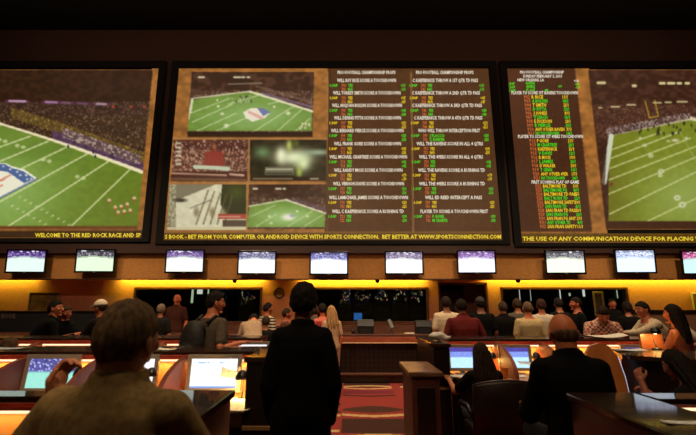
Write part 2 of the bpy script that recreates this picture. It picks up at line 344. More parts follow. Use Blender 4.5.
# ticker strips
for P in ([(-215, 230.5), (142, 230.5), (141, 238), (-217, 238)],): texture(polymask(P), (58, 36, 18), .2, N2)
texture(polymask([(164, 233), (501.5, 233), (502.2, 240), (163, 240)]), (84, 56, 10), .25, N2)
texture(polymask([(519.5, 233.5), (938, 233.5), (940, 242.5), (520.5, 242.5)]), (86, 60, 10), .25, N2)
def blur(A, k):
    for ax in (0, 1):
        B = A.copy()
        for s in range(1, k+1): B += np.roll(A, s, ax)+np.roll(A, -s, ax)
        A = B/(2*k+1)
    return A
IMG = blur(IMG, 1)*np.array([1.0, .965, .86])
LIN = np.where(IMG/255 <= .04045, IMG/255/12.92, ((np.clip(IMG, 0, 255)/255+.055)/1.055)**2.4)
PICM = attr_mat('projected_picture', 1.0)
def picture(name, quad, D, step, parent, gain=1.0):
    """fine grid whose vertices carry the emitted colour; quad = tl, tr, br, bl"""
    tl, tr, br, bl = [np.array(p, float) for p in quad]
    nx = max(2, int(abs(tr-tl)[0]/step)); ny = max(2, int(abs(bl-tl)[1]/step))
    u, v = np.meshgrid(np.linspace(0, 1, nx+1), np.linspace(0, 1, ny+1))
    P = tl*((1-u)*(1-v))[..., None]+tr*(u*(1-v))[..., None]+br*(u*v)[..., None]+bl*((1-u)*v)[..., None]
    px, py = P[..., 0].ravel(), P[..., 1].ravel()
    a, b = (px-348)/F, (217.5-py)/F; dy = CP-b*SP; dz = SP+b*CP; t = D/dy
    V = np.stack([a*t, np.full_like(a, D), CAMZ+dz*t], 1)
    idx = np.arange((nx+1)*(ny+1)).reshape(ny+1, nx+1)
    Fc = np.stack([idx[:-1, :-1], idx[1:, :-1], idx[1:, 1:], idx[:-1, 1:]], -1).reshape(-1, 4)
    me = bpy.data.meshes.new(name); me.from_pydata(V.tolist(), [], Fc.tolist()); me.update()
    ix = np.clip(((px-RX0)*RS).astype(int), 0, W_-1); iy = np.clip(((py-RY0)*RS).astype(int), 0, H_-1)
    ca = me.color_attributes.new('Col', 'FLOAT_COLOR', 'POINT')
    C4 = np.ones((len(V), 4)); C4[:, :3] = LIN[iy, ix]*gain; ca.data.foreach_set('color', C4.ravel())
    me.materials.append(PICM)
    return link(name, me, parent)
# ---- lettering
_tc = {}
def glyphs(s):
    if s in _tc: return _tc[s]
    cu = bpy.data.curves.new('t', 'FONT'); cu.body = s; cu.resolution_u = 1; cu.offset = .028
    o = bpy.data.objects.new('t', cu); COL.objects.link(o)
    dg = bpy.context.evaluated_depsgraph_get(); me = o.evaluated_get(dg).to_mesh()
    V = np.array([v.co[:] for v in me.vertices]) if len(me.vertices) else np.zeros((0, 3)); Fs = [tuple(p.vertices) for p in me.polygons]
    o.evaluated_get(dg).to_mesh_clear(); bpy.data.objects.remove(o)
    _tc[s] = (V, Fs); return _tc[s]
def text(mb, s, x0, x1, yb, h, D, mi=0, slope=0):
    """write s between pixels x0..x1 on baseline yb with cap height h, in the plane y=D"""
    V, Fs = glyphs(s)
    if not len(V): return
    a, b = V[:, 0].min(), V[:, 0].max()
    vs = []
    for x, y, _ in V:
        px = x0+(x-a)/(b-a)*(x1-x0); vs.append(wp(px, yb-y/.7*h+slope*(px-x0), D))
    mb.add(vs, Fs, mi)
TW = glow('screen_text_white', RGB(235, 222, 200), .92); TY = glow('screen_text_yellow', RGB(225, 190, 30), 1.05); TG = glow('screen_text_green', RGB(60, 200, 30), 1.05)
TO = glow('screen_text_orange', RGB(190, 98, 48), 1); TT = glow('screen_text_ticker', RGB(235, 205, 50), 1.0)
WALLY = 10.0; SD = WALLY-.06; TD = SD-.006
WALLM = mat('umber_fabric_wall', (.075, .036, .022), .9, var=.15, scale=20)
FRAMEM = mat('matte_black_frame', (.0022, .0020, .0022), .9, var=.2)
def screen(label, L, R, Top, Bot, cells, ins, text_fn, ticks):
    t = thing('video_wall_screen', label, 'screen', (0, 0, 0), 0, 'three giant wall screens')
    xL, xR = wp(L, Bot, SD).x, wp(R, Bot, SD).x; zT, zB = zat(Top, SD), zat(Bot, SD)
    m = MB(); fw = .17
    m.box(xL-fw, xL, SD-.06, WALLY, zB-.09, zT+.19); m.box(xR, xR+fw, SD-.06, WALLY, zB-.09, zT+.19)
    m.box(xL, xR, SD-.06, WALLY, zT, zT+.19); m.box(xL, xR, SD-.06, WALLY, zB-.09, zB)
    m.build('frame', FRAMEM, t)
    MB().box(xL, xR, SD+.004, WALLY, zB, zT).build('backing_panel', FRAMEM, t)
    for nm, q, st in cells: picture(nm, q, SD, st, t)
    for nm, q, st in ins: picture(nm, q, SD-.003, st, t)
    text_fn(t)
    return t
# left screen
def t_left(t):
    m = MB(); text(m, 'WELCOME TO THE RED ROCK RACE AND SP', 35, 141, 237, 3.9, TD); m.build('ticker_lettering', TT, t)
screen('giant wall screen on the left showing a football field with the shield emblem', -197, 142.5, 68.5, 238.5,
       [('border_panel', [(152, 68.5), (160.3, 68.5), (142.3, 238.3), (134, 238.3)], .9), ('ticker_band', [(-213, 229), (136.8, 229), (136, 238.3), (-214, 238.3)], 1.2)],
       [('picture', [(-180, 69.5), (153, 69.5), (137, 230), (-197, 230)], .62)], t_left, None)
def odds_block(m, x, xr, y, i, kind, word=None):
    c = 1 if i % 2 else 2; h = 3.1
    # 0 white 1 yellow 2 green 3 orange
    text(m, '1:30P', x, x+8, y+4.6, 2.6, TD, 2 if i % 2 == 0 else 1)
    for r in (0, 1):
        text(m, str(701+2*i+r+(40 if kind else 0)), x+11.5, x+16, y+4.8+r*3.9, 3.0, TD, 3)
        w = ('YES', 'NO')[r] if not word else word[r]
        text(m, w, x+18, x+18+(4.8 if not word else len(w)*1.9), y+4.8+r*3.9, 3.0, TD, 2 if i % 2 == 0 else 1)
        text(m, ('+%d', '-%d')[r] % (110+(i*37) % 190), xr-4.6, xr, y+4.8+r*3.9, 3.0, TD, 2 if i % 2 == 0 else 1)
YH = [80.5, 93, 105.5, 118, 130.7, 143.8, 157, 170.3, 183.8, 197.6, 211.5]
def t_center(t):
    m = MB()
    text(m, 'PRO FOOTBALL CHAMPIONSHIP PROPS', 337.5, 395.5, 74, 3.3, TD)
    L = ['WILL RAY RICE SCORE A TOUCHDOWN', 'WILL TORREY SMITH SCORE A TOUCHDOWN', 'WILL ANQUAN BOLDIN SCORE A TOUCHDOWN', 'WILL DENNIS PITTA SCORE A TOUCHDOWN', 'WILL BERNARD PIERCE SCORE A TOUCHDOWN', 'WILL FRANK GORE SCORE A TOUCHDOWN', 'WILL MICHAEL CRABTREE SCORE A TOUCHDOWN', 'WILL RANDY MOSS SCORE A TOUCHDOWN', 'WILL VERNON DAVIS SCORE A TOUCHDOWN', 'WILL LAMICHAEL JAMES SCORE A TOUCHDOWN', 'WILL C KAEPERNICK SCORE A RUSHING TD']
    S = [(337, 396), (333, 400.5), (332, 402), (334, 401), (331, 403.5), (334, 401), (329.5, 407), (334, 402.5), (333, 404), (329, 408), (332, 404)]
    for i, (s, (a, b)) in enumerate(zip(L, S)):
        m.build('bet_entry_lettering', [TW, TY, TG, TO], t); m = MB(); text(m, s, a, b, YH[i]+1.5, 3.4, TD); odds_block(m, 330-i*.15, 405.5+i*.12, YH[i]+1.6, i, 0)
    m.build('bet_entry_lettering', [TW, TY, TG, TO], t)
    m = MB(); text(m, 'PRO FOOTBALL CHAMPIONSHIP PROPS', 416, 473.5, 74, 3.3, TD)
    R = ['C KAEPERNICK THROW A 1ST QTR TD PASS', 'C KAEPERNICK THROW A 2ND QTR TD PASS', 'C KAEPERNICK THROW A 3RD QTR TD PASS', 'C KAEPERNICK THROW A 4TH QTR TD PASS', 'WHO WILL THROW INTERCEPTION FIRST', 'WILL THE RAVENS SCORE IN ALL 4 QTRS', 'WILL THE 49ERS SCORE IN ALL 4 QTRS', 'WILL THE RAVENS SCORE A RUSHING TD', 'WILL THE 49ERS SCORE A RUSHING TD', 'WILL ED REED INTERCEPT A PASS', 'PLAYER TO SCORE A TOUCHDOWN FIRST']
    S = [(412.5, 478), (412, 480), (412, 482), (414, 482.5), (418, 480), (416.5, 483), (419, 483), (418, 485), (419, 485), (425, 482), (420.5, 488)]
    for i, (s, (a, b)) in enumerate(zip(R, S)):
        m.build('bet_entry_lettering', [TW, TY, TG, TO], t); m = MB(); text(m, s, a, b, YH[i]+1.5, 3.4, TD)
        odds_block(m, 409.5+i*.5, 484+i*1.15, YH[i]+1.6, i, 1, ('J FLACCO', 'C KAEPER') if i == 4 else (('F GORE', 'M CRABTR') if i == 10 else None))
    m.build('bet_entry_lettering', [TW, TY, TG, TO], t)
    m = MB(); text(m, 'S BOOK - BET FROM YOUR COMPUTER OR ANDROID DEVICE WITH SPORTS CONNECTION.  BET BETTER AT WWW.SPORTSCONNECTION.COM', 165, 501, 238.6, 3.9, TD)
    m.build('ticker_lettering', TT, t)
screen('giant wall screen in the middle with small game pictures and two columns of bets', 163.5, 502.3, 68.5, 240.5,
       [('background_panel', [(178.4, 68.5), (488.2, 68.5), (501.8, 232.5), (164.2, 232.5)], .95), ('ticker_band', [(164.2, 232.5), (501.8, 232.5), (502.3, 240.3), (163.5, 240.3)], 1.2)],
       [('picture_inset', [(191.5, 72), (314, 72), (312.4, 137.3), (187, 137.3)], .55), ('picture_inset', [(173.7, 140), (248, 140), (246.8, 181.2), (170.2, 181.2)], .6),
        ('picture_inset', [(250.3, 140), (326.8, 140), (326.3, 181.2), (249.2, 181.2)], .6), ('picture_inset', [(169.8, 184.5), (246.6, 184.5), (245.2, 230), (166, 230)], .6),
        ('picture_inset', [(249, 184.5), (326.3, 184.5), (325.8, 230), (247.4, 230)], .6)], t_center, None)
def t_right(t):
    m = MB()
    for s, a, b, y in (('PRO FOOTBALL CHAMPIONSHIP', 520, 564, 73.5), ('SUNDAY FEBRUARY 3, 2013', 523, 562, 77.5), ('NEW ORLEANS, LA', 517.5, 544, 81.3)): text(m, s, a, b, y, 2.8, TD)
    for r in range(3):
        text(m, '3:30P', 507+r*.4, 515+r*.4, 85+r*3.4, 2.6, TD, 2); text(m, ['RAVENS', '49ERS', 'SF -4 47'][r], 526, 535, 84.5+r*3.4, 2.7, TD, 2)
        text(m, ['+160', '-180', '-110'][r], 574+r*.6, 579+r*.6, 82+r*3.2, 2.5, TD, 2 if r else 0)
    text(m, 'ML', 545, 549, 91.5, 2.4, TD, 2); text(m, 'OV', 558, 562, 87.5, 2.4, TD, 2)
    m.build('header_lettering', [TW, TY, TG, TO], t); m = MB()
    text(m, 'PLAYER TO SCORE 1ST RAVENS TOUCHDOWN', 511.5, 578, 94.3, 3.2, TD)
    text(m, 'PLAYER TO SCORE 1ST 49ERS TOUCHDOWN', 518, 583, 138, 3.2, TD)
    text(m, 'FIRST SCORING PLAY OF GAME', 531.5, 579, 183.6, 3.2, TD)
    A = ['R RICE', 'A BOLDIN', 'T SMITH', 'D PITTA', 'J JONES', 'V LEACH', 'E DICKSON', 'B PIERCE', 'ANY OTHER RAVEN', 'NO TOUCHDOWN']
    B = ['F GORE', 'M CRABTREE', 'KAEPERNICK', 'V DAVIS', 'R MOSS', 'L JAMES', 'D WALKER', 'T GINN', 'ANY OTHER 49ER', 'NO TOUCHDOWN']
    Cc = ['BALTIMORE TD', 'BALTIMORE FG', 'BALTIMORE TD PASS', 'BALT RUSH TD', 'BALTIMORE SAFETY', 'SAN FRAN TD', 'SAN FRAN TD PASS', 'SAN FRAN FG', 'SAN FRAN FG ANY', 'ANY OTHER TD', 'SAN FRAN SAFETY']
    k = 0
    for names, y0, dy, xl in ((A, 98.5, 4.05, 523.5), (B, 142.3, 4.15, 529), (Cc, 187.6, 4.05, 535)):
        m.build('heading_lettering' if k == 0 else 'list_lettering', [TW, TY, TG, TO], t); m = MB()
        for j, s in enumerate(names):
            y = y0+j*dy; x = xl+(y-y0)*.115; k += 1
            text(m, '%d' % (901+k), x, x+6.5, y, 3.4, TD, 3); text(m, s, x+8, x+8+len(s)*1.95, y, 3.3, TD, 1 if j % 2 == 0 else 2)
            xo = x+39 if y < 185 else x+38
            text(m, '%d/1' % (4+(k*7) % 30), xo, xo+5, y, 3.2, TD, 1 if j % 2 == 0 else 2)
    m.build('list_lettering', [TW, TY, TG, TO], t)
    m = MB(); text(m, 'THE USE OF ANY COMMUNICATION DEVICE FOR PLACING WAGERS, OR FOR ANY OTHER USE, IS PROHIBITED', 522.5, 842, 240.6, 3.9, TD); m.build('ticker_lettering', TT, t)
screen('giant wall screen on the right with a list of bets beside a football field', 521, 860, 68.5, 243,
       [('list_panel', [(503.6, 68.5), (574, 68.5), (592.5, 233.5), (519.8, 233.5)], 1), ('border_panel', [(574, 68.5), (589, 68.5), (607.5, 233.5), (592.5, 233.5)], .9), ('ticker_band', [(519.8, 233.5), (850, 233.5), (851, 242.8), (520.8, 242.8)], 1.2)],
       [('picture', [(588.5, 69.5), (835, 69.5), (852, 229.5), (606.3, 229.5)], .62)], t_right, None)
# ================================================================== ROOM
Z_LIP = zat(279.6, 10.06); Z_TR = zat(254, 10.1); Z_T2 = zat(243.5, 9.93); BW = 11.0
floorm = None
XW = 12.5; ZC = zat(30, WALLY)
struct('ceiling', MB().box(-XW, XW, -5, 13.2, ZC, ZC+.2), mat('black_ceiling_paint', (.0035, .0032, .003), .9, var=.2))
struct('wall_front', MB().box(-XW, XW, WALLY, WALLY+.25, Z_T2, ZC), WALLM)
struct('trim_1', MB().box(-XW, XW, WALLY-.07, WALLY+.3, Z_TR, Z_T2), mat('dark_maroon_trim', (.045, .018, .012), .6, var=.15))
BANDM = mat('ochre_fabric_band', (.50, .225, .055), .85, var=.10, scale=25)
struct('wall_band', MB().box(-XW, XW, 10.06, 10.26, Z_LIP, Z_TR), BANDM)
struct('trim_2', MB().box(-XW, XW, 10.03, 10.06, Z_LIP-.0, Z_LIP+.02), mat('dark_maroon_trim', (.045, .018, .012)))
struct('trim_3', MB().box(-XW, XW, 10.26, BW, 2.62, 2.7), mat('cove_white', (.7, .6, .45), .8))
struct('wall_left', MB().box(-XW-.2, -XW, -5, 13.2, 0, ZC), WALLM); struct('wall_right', MB().box(XW, XW+.2, -5, 13.2, 0, ZC), WALLM)
struct('wall_rear', MB().box(-XW, XW, -5.2, -5, 0, ZC), WALLM); struct('wall_far', MB().box(-XW, XW, 13, 13.2, 0, ZC), WALLM)
# back wall with openings: windows 1-3 and the doorway
OW = mat('orange_plaster', (.66, .265, .15), .85, var=.06, scale=12)
zw0, zw1 = zat(323, BW), zat(287.3, BW)
WX = [(wp(133.5, 300, BW).x, wp(262, 300, BW).x), (wp(300, 300, BW).x, wp(428.5, 300, BW).x), (wp(501, 300, BW).x, wp(628.5, 300, BW).x)]
DX = (wp(438.5, 300, BW).x, wp(488, 300, BW).x); zd = zat(282.5, BW)
m = MB(); xs = [-XW]; ops = [(WX[0], zw0, zw1), (WX[1], zw0, zw1), (DX, 0, zd), (WX[2], zw0, zw1)]
cur = -XW
for (a, b), z0, z1 in ops:
    m.box(cur, a, BW, BW+.15, 0, 2.7)
    if z0 > 0: m.box(a, b, BW, BW+.15, 0, z0)
    m.box(a, b, BW, BW+.15, z1, 2.7); cur = b
m.box(cur, XW, BW, BW+.15, 0, 2.7)
struct('wall_back', m, OW)
GL = mat('window_glass', (.02, .02, .02), .05, var=0)
b_ = GL.node_tree.nodes['Principled BSDF']; b_.inputs['Transmission Weight'].default_value = 1; b_.inputs['IOR'].default_value = 1.1; b_.inputs['Base Color'].default_value = (.8, .85, .85, 1)
MARW = mat('maroon_woodwork', (.10, .030, .018), .4, var=.3, scale=6, stretch=(1, 10, 10), coat=.2)
for i, (a, b) in enumerate(WX):
    w = thing('window_%d' % (i+1), None, None); w['kind'] = 'structure'
    f = MB(); fw = .045
    for q in ((a, a+fw, zw0, zw1), (b-fw, b, zw0, zw1), (a, b, zw1-.05, zw1), (a, b, zw0, zw0+.04)): f.box(q[0], q[1], BW-.03, BW+.16, q[2], q[3])
    f.build('window_frame', MARW, w); MB().box(a+fw, b-fw, BW+.10, BW+.104, zw0+.04, zw1-.05).build('pane', GL, w)
    MB().box(a-.02, b+.02, BW-.05, BW, zw0-.05, zw0-.002).build('window_sill', MARW, w)
# doorway recess
d = thing('door_1', None, None); d['kind'] = 'structure'
f = MB(); f.box(DX[0], DX[0]+.05, BW-.02, BW+.2, 0, zd); f.box(DX[1]-.05, DX[1], BW-.02, BW+.2, 0, zd); f.box(DX[0], DX[1], BW-.02, BW+.2, zd-.05, zd)
f.build('door_frame', MARW, d)
xm = DX[0]+(DX[1]-DX[0])*.62
f = MB(); f.box(DX[0]+.05, xm, BW+.6, BW+.65, 0, zd-.2, ch=.01); f.box(DX[0]+.15, xm-.1, BW+.585, BW+.6, .2, .95, ch=.004); f.box(DX[0]+.15, xm-.1, BW+.585, BW+.6, 1.05, zd-.35, ch=.004)
f.build('door_leaf', mat('dark_door_veneer', (.035, .014, .010), .5, var=.3), d)
f = MB().cap((xm-.12, BW+.57, 1.0), (xm-.04, BW+.57, 1.0), .012, .012); f.build('door_handle', BRASS, d)
struct('wall_corridor', MB().box(xm, DX[1]+.3, BW+.5, BW+.6, 0, 2.7).box(DX[1]+.2, DX[1]+.3, BW+.15, BW+.5, 0, 2.7).box(DX[0]-.1, DX[0], BW+.15, BW+.7, 0, 2.7), mat('brown_corridor_paint', (.17, .065, .035), .8))
# server-room lights behind the glass
GP = glow('pale_green_light', RGB(170, 190, 150), .9); GW = glow('white_panel_light', RGB(220, 220, 205), .9); GB = glow('blue_monitor_light', RGB(40, 100, 170), .8)
struct('wall_server_room', MB().box(-8, DX[0]-.12, 12.4, 12.5, 0, 2.7).box(DX[1]+.32, 8, 12.4, 12.5, 0, 2.7), BLACKM)
def light_strip(px, y0, y1, w, m_, label):
    a = wp(px-w/2, y0, 12.37); b = wp(px+w/2, y1, 12.37)
    t = thing('light_strip', label, 'light', (a.x, 12.37, b.z), 0, 'lights in the room behind the glass')
    MB().box(0, b.x-a.x, -.02, 0, 0, a.z-b.z, ch=.004).build('diffuser', m_, t); MB().box(-.01, b.x-a.x+.01, 0, .03, -.02, a.z-b.z+.02).build('housing', BLACKM, t)
for px, y0, y1, w, k in ((192.5, 288, 303, 1, 0), (200, 289, 294, 5, 1), (208.5, 289, 294, 1, 0), (224, 289, 302, .8, 0), (246, 291, 294, 2, 1), (519.5, 289, 300, .8, 1), (530.5, 289, 301, 1.2, 1), (560, 289, 300.5, 2, 1), (583.5, 289, 296.5, 3, 1), (617, 290, 298, .7, 0), (569.5, 293, 296, 2, 0)):
    where = 'left' if px < 300 else 'right'
    light_strip(px, y0, y1, w, (GP, GW)[k], {192.5: 'tall thin green light strip in the left dark window', 200: 'small square white light panel in the left dark window', 208.5: 'short green light strip beside the square panel in the left window', 224: 'faint tall light strip above the backpack wearer', 246: 'tiny white light near the right end of the left window', 519.5: 'thinnest pale strip at the left end of the right window', 530.5: 'slim white strip, second in the right window', 560: 'wide white strip above the grey haired man in the right window', 583.5: 'short broad white strip in the right window above the profile man', 617: 'faint strip right of the white poster', 569.5: 'tiny pale light dot between two white strips'}[px])
# equipment racks with small lamps behind the middle window
def rack(x0, x1, seed, label):
    t = thing('equipment_rack', label, 'rack', (x0, 11.8, 0), 0, 'equipment racks behind the glass'); r = random.Random(seed); w = x1-x0
    f = MB(); f.box(0, w, 0, .5, 0, 2.25, ch=.01)
    for k in range(10): f.box(.03, w-.03, -.02, 0, .2+k*.2, .36+k*.2, ch=.004)
    f.build('cabinet', mat('rack_black', (.01, .011, .014), .5), t)
    for nm, mm, n in (('status_lamps_green', glow('led_green', RGB(110, 130, 70), .8), 4), ('status_lamps_white', glow('led_white', RGB(190, 180, 140), .8), 8), ('status_lamps_amber', glow('led_amber', RGB(200, 120, 70), .8), 5), ('status_lamps_blue', glow('led_blue', RGB(50, 60, 110), .8), 8)):
        f = MB()
        for k in range(n):
            x, z, s = r.uniform(.06, w-.06), min(2.1, r.gauss(1.84, .09)), r.uniform(.010, .026); f.box(x, x+s, -.03, -.02, z, z+s*r.uniform(.6, 2))
        f.build(nm, mm, t)
for i, (a, b) in enumerate(((338, 352), (353, 372), (373, 390), (391, 408), (409, 425))):
    rack(xat(a, 11.8, 1.6), xat(b, 11.8, 1.6), i, 'black rack of blinking lamps behind the middle window, number %d from the left' % (i+1))
rack(xat(210, 11.8), xat(227, 11.8), 9, 'black rack of blue lamps behind the left window, above the backpack')
rack(xat(238, 11.8), xat(256, 11.8), 12, 'black rack of lamps at the right end of the left window')
a = wp(358, 320, 11.6); t = thing('server_desk', 'dark high desk under the blue glowing monitor behind the glass', 'desk', (a.x, 11.6, 0)); MB().box(-.4, .4, -.2, .3, a.z-.40, a.z-.352, ch=.005).build('top', WOODD, t)
for sx in (-.37, .37): MB().box(sx-.02, sx+.02, -.15, .25, 0, a.z-.401).build('leg', BLACKM, t)
m = MB(); a, b = wp(354, 313, 11.6), wp(362, 320, 11.6); t = thing('computer_monitor', 'blue glowing monitor behind the middle window', 'monitor', (a.x, 11.6, b.z))
MB().box(0, b.x-a.x, 0, .02, 0, a.z-b.z, ch=.003).build('display', GB, t); MB().box(-.02, b.x-a.x+.02, .02, .06, -.02, a.z-b.z+.02, ch=.006).box((b.x-a.x)/2-.02, (b.x-a.x)/2+.02, .03, .05, -.35, 0).build('housing', BLACKM, t)
# poster frame, wall pictures, clock
def framed(px0, py0, px1, py1, D, label, inner, fm, fw=.03, name='picture_frame'):
    a = wp(px0, py0, D); b = wp(px1, py1, D); t = thing(name, label, 'picture frame', (a.x, D, b.z)); w, h = b.x-a.x, a.z-b.z
    f = MB()
    for q in ((0, fw, 0, h), (w-fw, w, 0, h), (fw, w-fw, h-fw, h), (fw, w-fw, 0, fw)): f.box(q[0], q[1], -.03, 0, q[2], q[3], ch=.004)
    f.build('frame', fm, t); MB().box(fw, w-fw, -.012, 0, fw, h-fw).build('print', inner, t); return t
framed(592, 291.5, 605.5, 316, 10.9, 'white framed notice behind the man in the checked shirt', mat('olive_print', (.10, .07, .03), .7, var=.5, scale=9), mat('dull_cream_frame', (.22, .18, .12), .7), .05)
framed(30, 292, 57.5, 312, 10.98, 'gold framed picture behind the dark haired man on the left', mat('brown_print', (.16, .08, .035), .7, var=.4, scale=6), mat('pale_gold', (.5, .34, .12), .5))
framed(690, 292.5, 722, 314, 10.98, 'pale framed picture on the orange wall at the right edge', mat('red_print', (.30, .12, .06), .7, var=.4, scale=6), PAPER, .04)
c = wp(279.3, 293, 10.98); t = thing('wall_clock', 'round brown wall clock on the orange wall', 'clock', c)
MB().lathe([(.10, -.012), (.10, .02), (.125, .03), (.145, .02), (.145, -.018), (.10, -.012)], n=32, axis='y').build('rim', MARW, t, True)
MB().lathe([(.001, 0), (.105, 0), (.105, .006), (.001, .006)], n=32, axis='y').build('dial', mat('clock_dial', (.5, .33, .18), .6), t)
f = MB(); f.box(-.004, .004, -.02, -.008, 0, .055, M=Matrix.Rotation(.9, 4, 'Y')); f.build('hour_hand', BLACKM, t)
f = MB(); f.box(-.003, .003, -.024, -.01, 0, .08, M=Matrix.Rotation(-.5, 4, 'Y')); f.build('minute_hand', BLACKM, t)
for px, s in ((234.7, 'above the left window'), (377.3, 'above the middle window'), (518, 'above the right window')):
    t = thing('dome_camera', 'small black dome camera under the ledge '+s, 'camera', (wp(px, 280, 10.16).x, 10.16, Z_LIP), 0, 'dome cameras')
    MB().lathe([(.055, .0), (.06, -.012), (.055, -.02)]).build('mount', BLACKM, t, True); MB().lathe([(.05, -.018), (.048, -.04), (.035, -.062), (.015, -.073), (.001, -.075)]).build('dome', mat('smoked_dome', (.004, .004, .005), .15, var=0), t, True)
# ------------------------------------------------------------------ floor with the striped carpet
def carpet():
    x0, x1, y0, y1, st = -2.6, 3.2, 1.0, 9.7, .025
    nx, ny = int((x1-x0)/st), int((y1-y0)/st)
    X, Y = np.meshgrid(np.linspace(x0, x1, nx+1), np.linspace(y0, y1, ny+1)); C = np.zeros(X.shape+(3,))
    red, cream, plum, brown, dark = (np.array(RGB(*c)) for c in ((138, 46, 40), (200, 165, 110), (112, 34, 50), (70, 36, 24), (60, 28, 20)))
    C[:] = red
    pw = 1.30; u = (X+.26) % pw; col = np.floor((X+.26)/pw); v = Y+col*1.1; per = 3.3
    band = (u > .18) & (u < 1.12); t_ = np.clip((u-.18)/.94, 0, 1); arch = np.sin(t_*PI)
    for ctr, w, c, bow, lens in ((8.93, .13, brown, .05, 1), (8.80, .045, cream, -.10, 0), (8.40, .15, plum, -.03, 0), (8.10, .05, dark, -.06, 0), (7.03, .22, brown, .03, 1), (6.74, .06, cream, -.09, 0), (6.15, .36, dark, .0, 0), (5.62, .06, cream, .1, 0)):
        dv = (v-ctr-bow*arch+.5*per) % per-.5*per; C[(np.abs(dv) < (w*(.25+.75*arch) if lens else w)) & band] = c
    for ctr, c in ((6.9, dark), (6.7, cream), (7.4, dark), (5.9, cream)):
        dv = (v-ctr+.5*per) % per-.5*per; C[(np.abs(dv) < .06) & (u < .14)] = c
    C *= (1+.1*(RNG.random(X.shape)-.5))[..., None]
    idx = np.arange((nx+1)*(ny+1)).reshape(ny+1, nx+1)
    V = np.stack([X.ravel(), Y.ravel(), np.full(X.size, .004)], 1); Fc = np.stack([idx[:-1, :-1], idx[:-1, 1:], idx[1:, 1:], idx[1:, :-1]], -1).reshape(-1, 4)
    me = bpy.data.meshes.new('carpet'); me.from_pydata(V.tolist(), [], Fc.tolist()); me.update()
    ca = me.color_attributes.new('Col', 'FLOAT_COLOR', 'POINT'); C4 = np.ones((len(V), 4)); C4[:, :3] = C.reshape(-1, 3)*1.15; ca.data.foreach_set('color', C4.ravel())
    me.materials.append(attr_mat('striped_carpet', emissive=False, rough=.95))
    o = link('carpet_runner', me); tag(o, 'red carpet with cream and brown curved stripes in the aisle', 'carpet')
struct('floor', MB().box(-XW, XW, -5, 13.2, -.1, 0), mat('dark_red_carpet', (.06, .015, .012), .95, var=.3, scale=30))
carpet()
struct('floor_riser_left', MB().box(-6.5, -.45, -4.5, 1.95, 0.006, .30), mat('dark_red_carpet', (.06, .015, .012)))
struct('floor_riser_right', MB().box(1.05, 6.5, -4.5, 2.95, 0.006, .30), mat('dark_red_carpet', (.06, .015, .012)))
# ------------------------------------------------------------------ televisions
TVX = [26.5, 95.5, 185, 257, 329, 404, 476.3, 565, 635, 702]; TVY = [261.3, 260.8, 261.3, 262.7, 263.2, 262.8, 262, 262, 261.4, 262.6]
TVC = [((70, 45, 110), (205, 225, 215)), ((50, 50, 60), (205, 225, 195)), ((90, 70, 120), (225, 235, 225)), ((90, 90, 120), (235, 240, 235)), ((85, 85, 135), (235, 242, 250)), ((110, 100, 125), (245, 248, 245)), ((115, 85, 140), (242, 242, 250)), ((80, 80, 85), (225, 235, 215)), ((150, 160, 190), (215, 232, 250)), ((150, 60, 110), (190, 230, 220))]
TVM = attr_mat('tv_picture', 1.35)
TVL = ['at the far left', 'second from the left', 'third from the left', 'fourth from the left, above the clock', 'fifth from the left, behind the standing man', 'above the middle window', 'above the brown doorway', 'above the bald man', 'ninth, above the man in cream', 'cut by the right edge']
def grid_pic(name, w, h, z0, y, colf, m_, parent, nx=44, ny=26, x0=None):
    V = []; C = []
    for j in range(ny+1):
        for i in range(nx+1):
            V.append(((i/nx-.5)*w, y, z0+h*(1-j/ny))); C.append((*colf(i/nx, j/ny), 1))
    Fc = [(j*(nx+1)+i, (j+1)*(nx+1)+i, (j+1)*(nx+1)+i+1, j*(nx+1)+i+1) for j in range(ny) for i in range(nx)]
    me = bpy.data.meshes.new(name); me.from_pydata(V, [], Fc); me.update(); ca = me.color_attributes.new('Col', 'FLOAT_COLOR', 'POINT'); ca.data.foreach_set('color', np.array(C).ravel()); me.materials.append(m_)
    return link(name, me, parent)
def tvcol(top, bot, seed):
    r = random.Random(seed); T, B = np.array(RGB(*top)), np.array(RGB(*bot)); W = np.array(RGB(225, 222, 235))
    ns = [[r.random() for _ in range(50)] for _ in range(40)]
    def f(u, v):
        s = .25+.14*abs(u-.45)*1.2
        if v < .10: c = T*.7 if ns[int(v*26)][int(u*16)] < .8 or not .1 < u < .9 else W
        elif v < s: c = T*(.5+ns[int(v*26)][int(u*44)]*1.6)+W*(.35 if ns[int(v*26)][int(u*44)] > .8 else 0)
        elif v < s+.07: c = (T+B)*.5
        else: c = B*(1+.06*ns[int(v*26)][int(u*14)])
        return tuple(c)
    return f
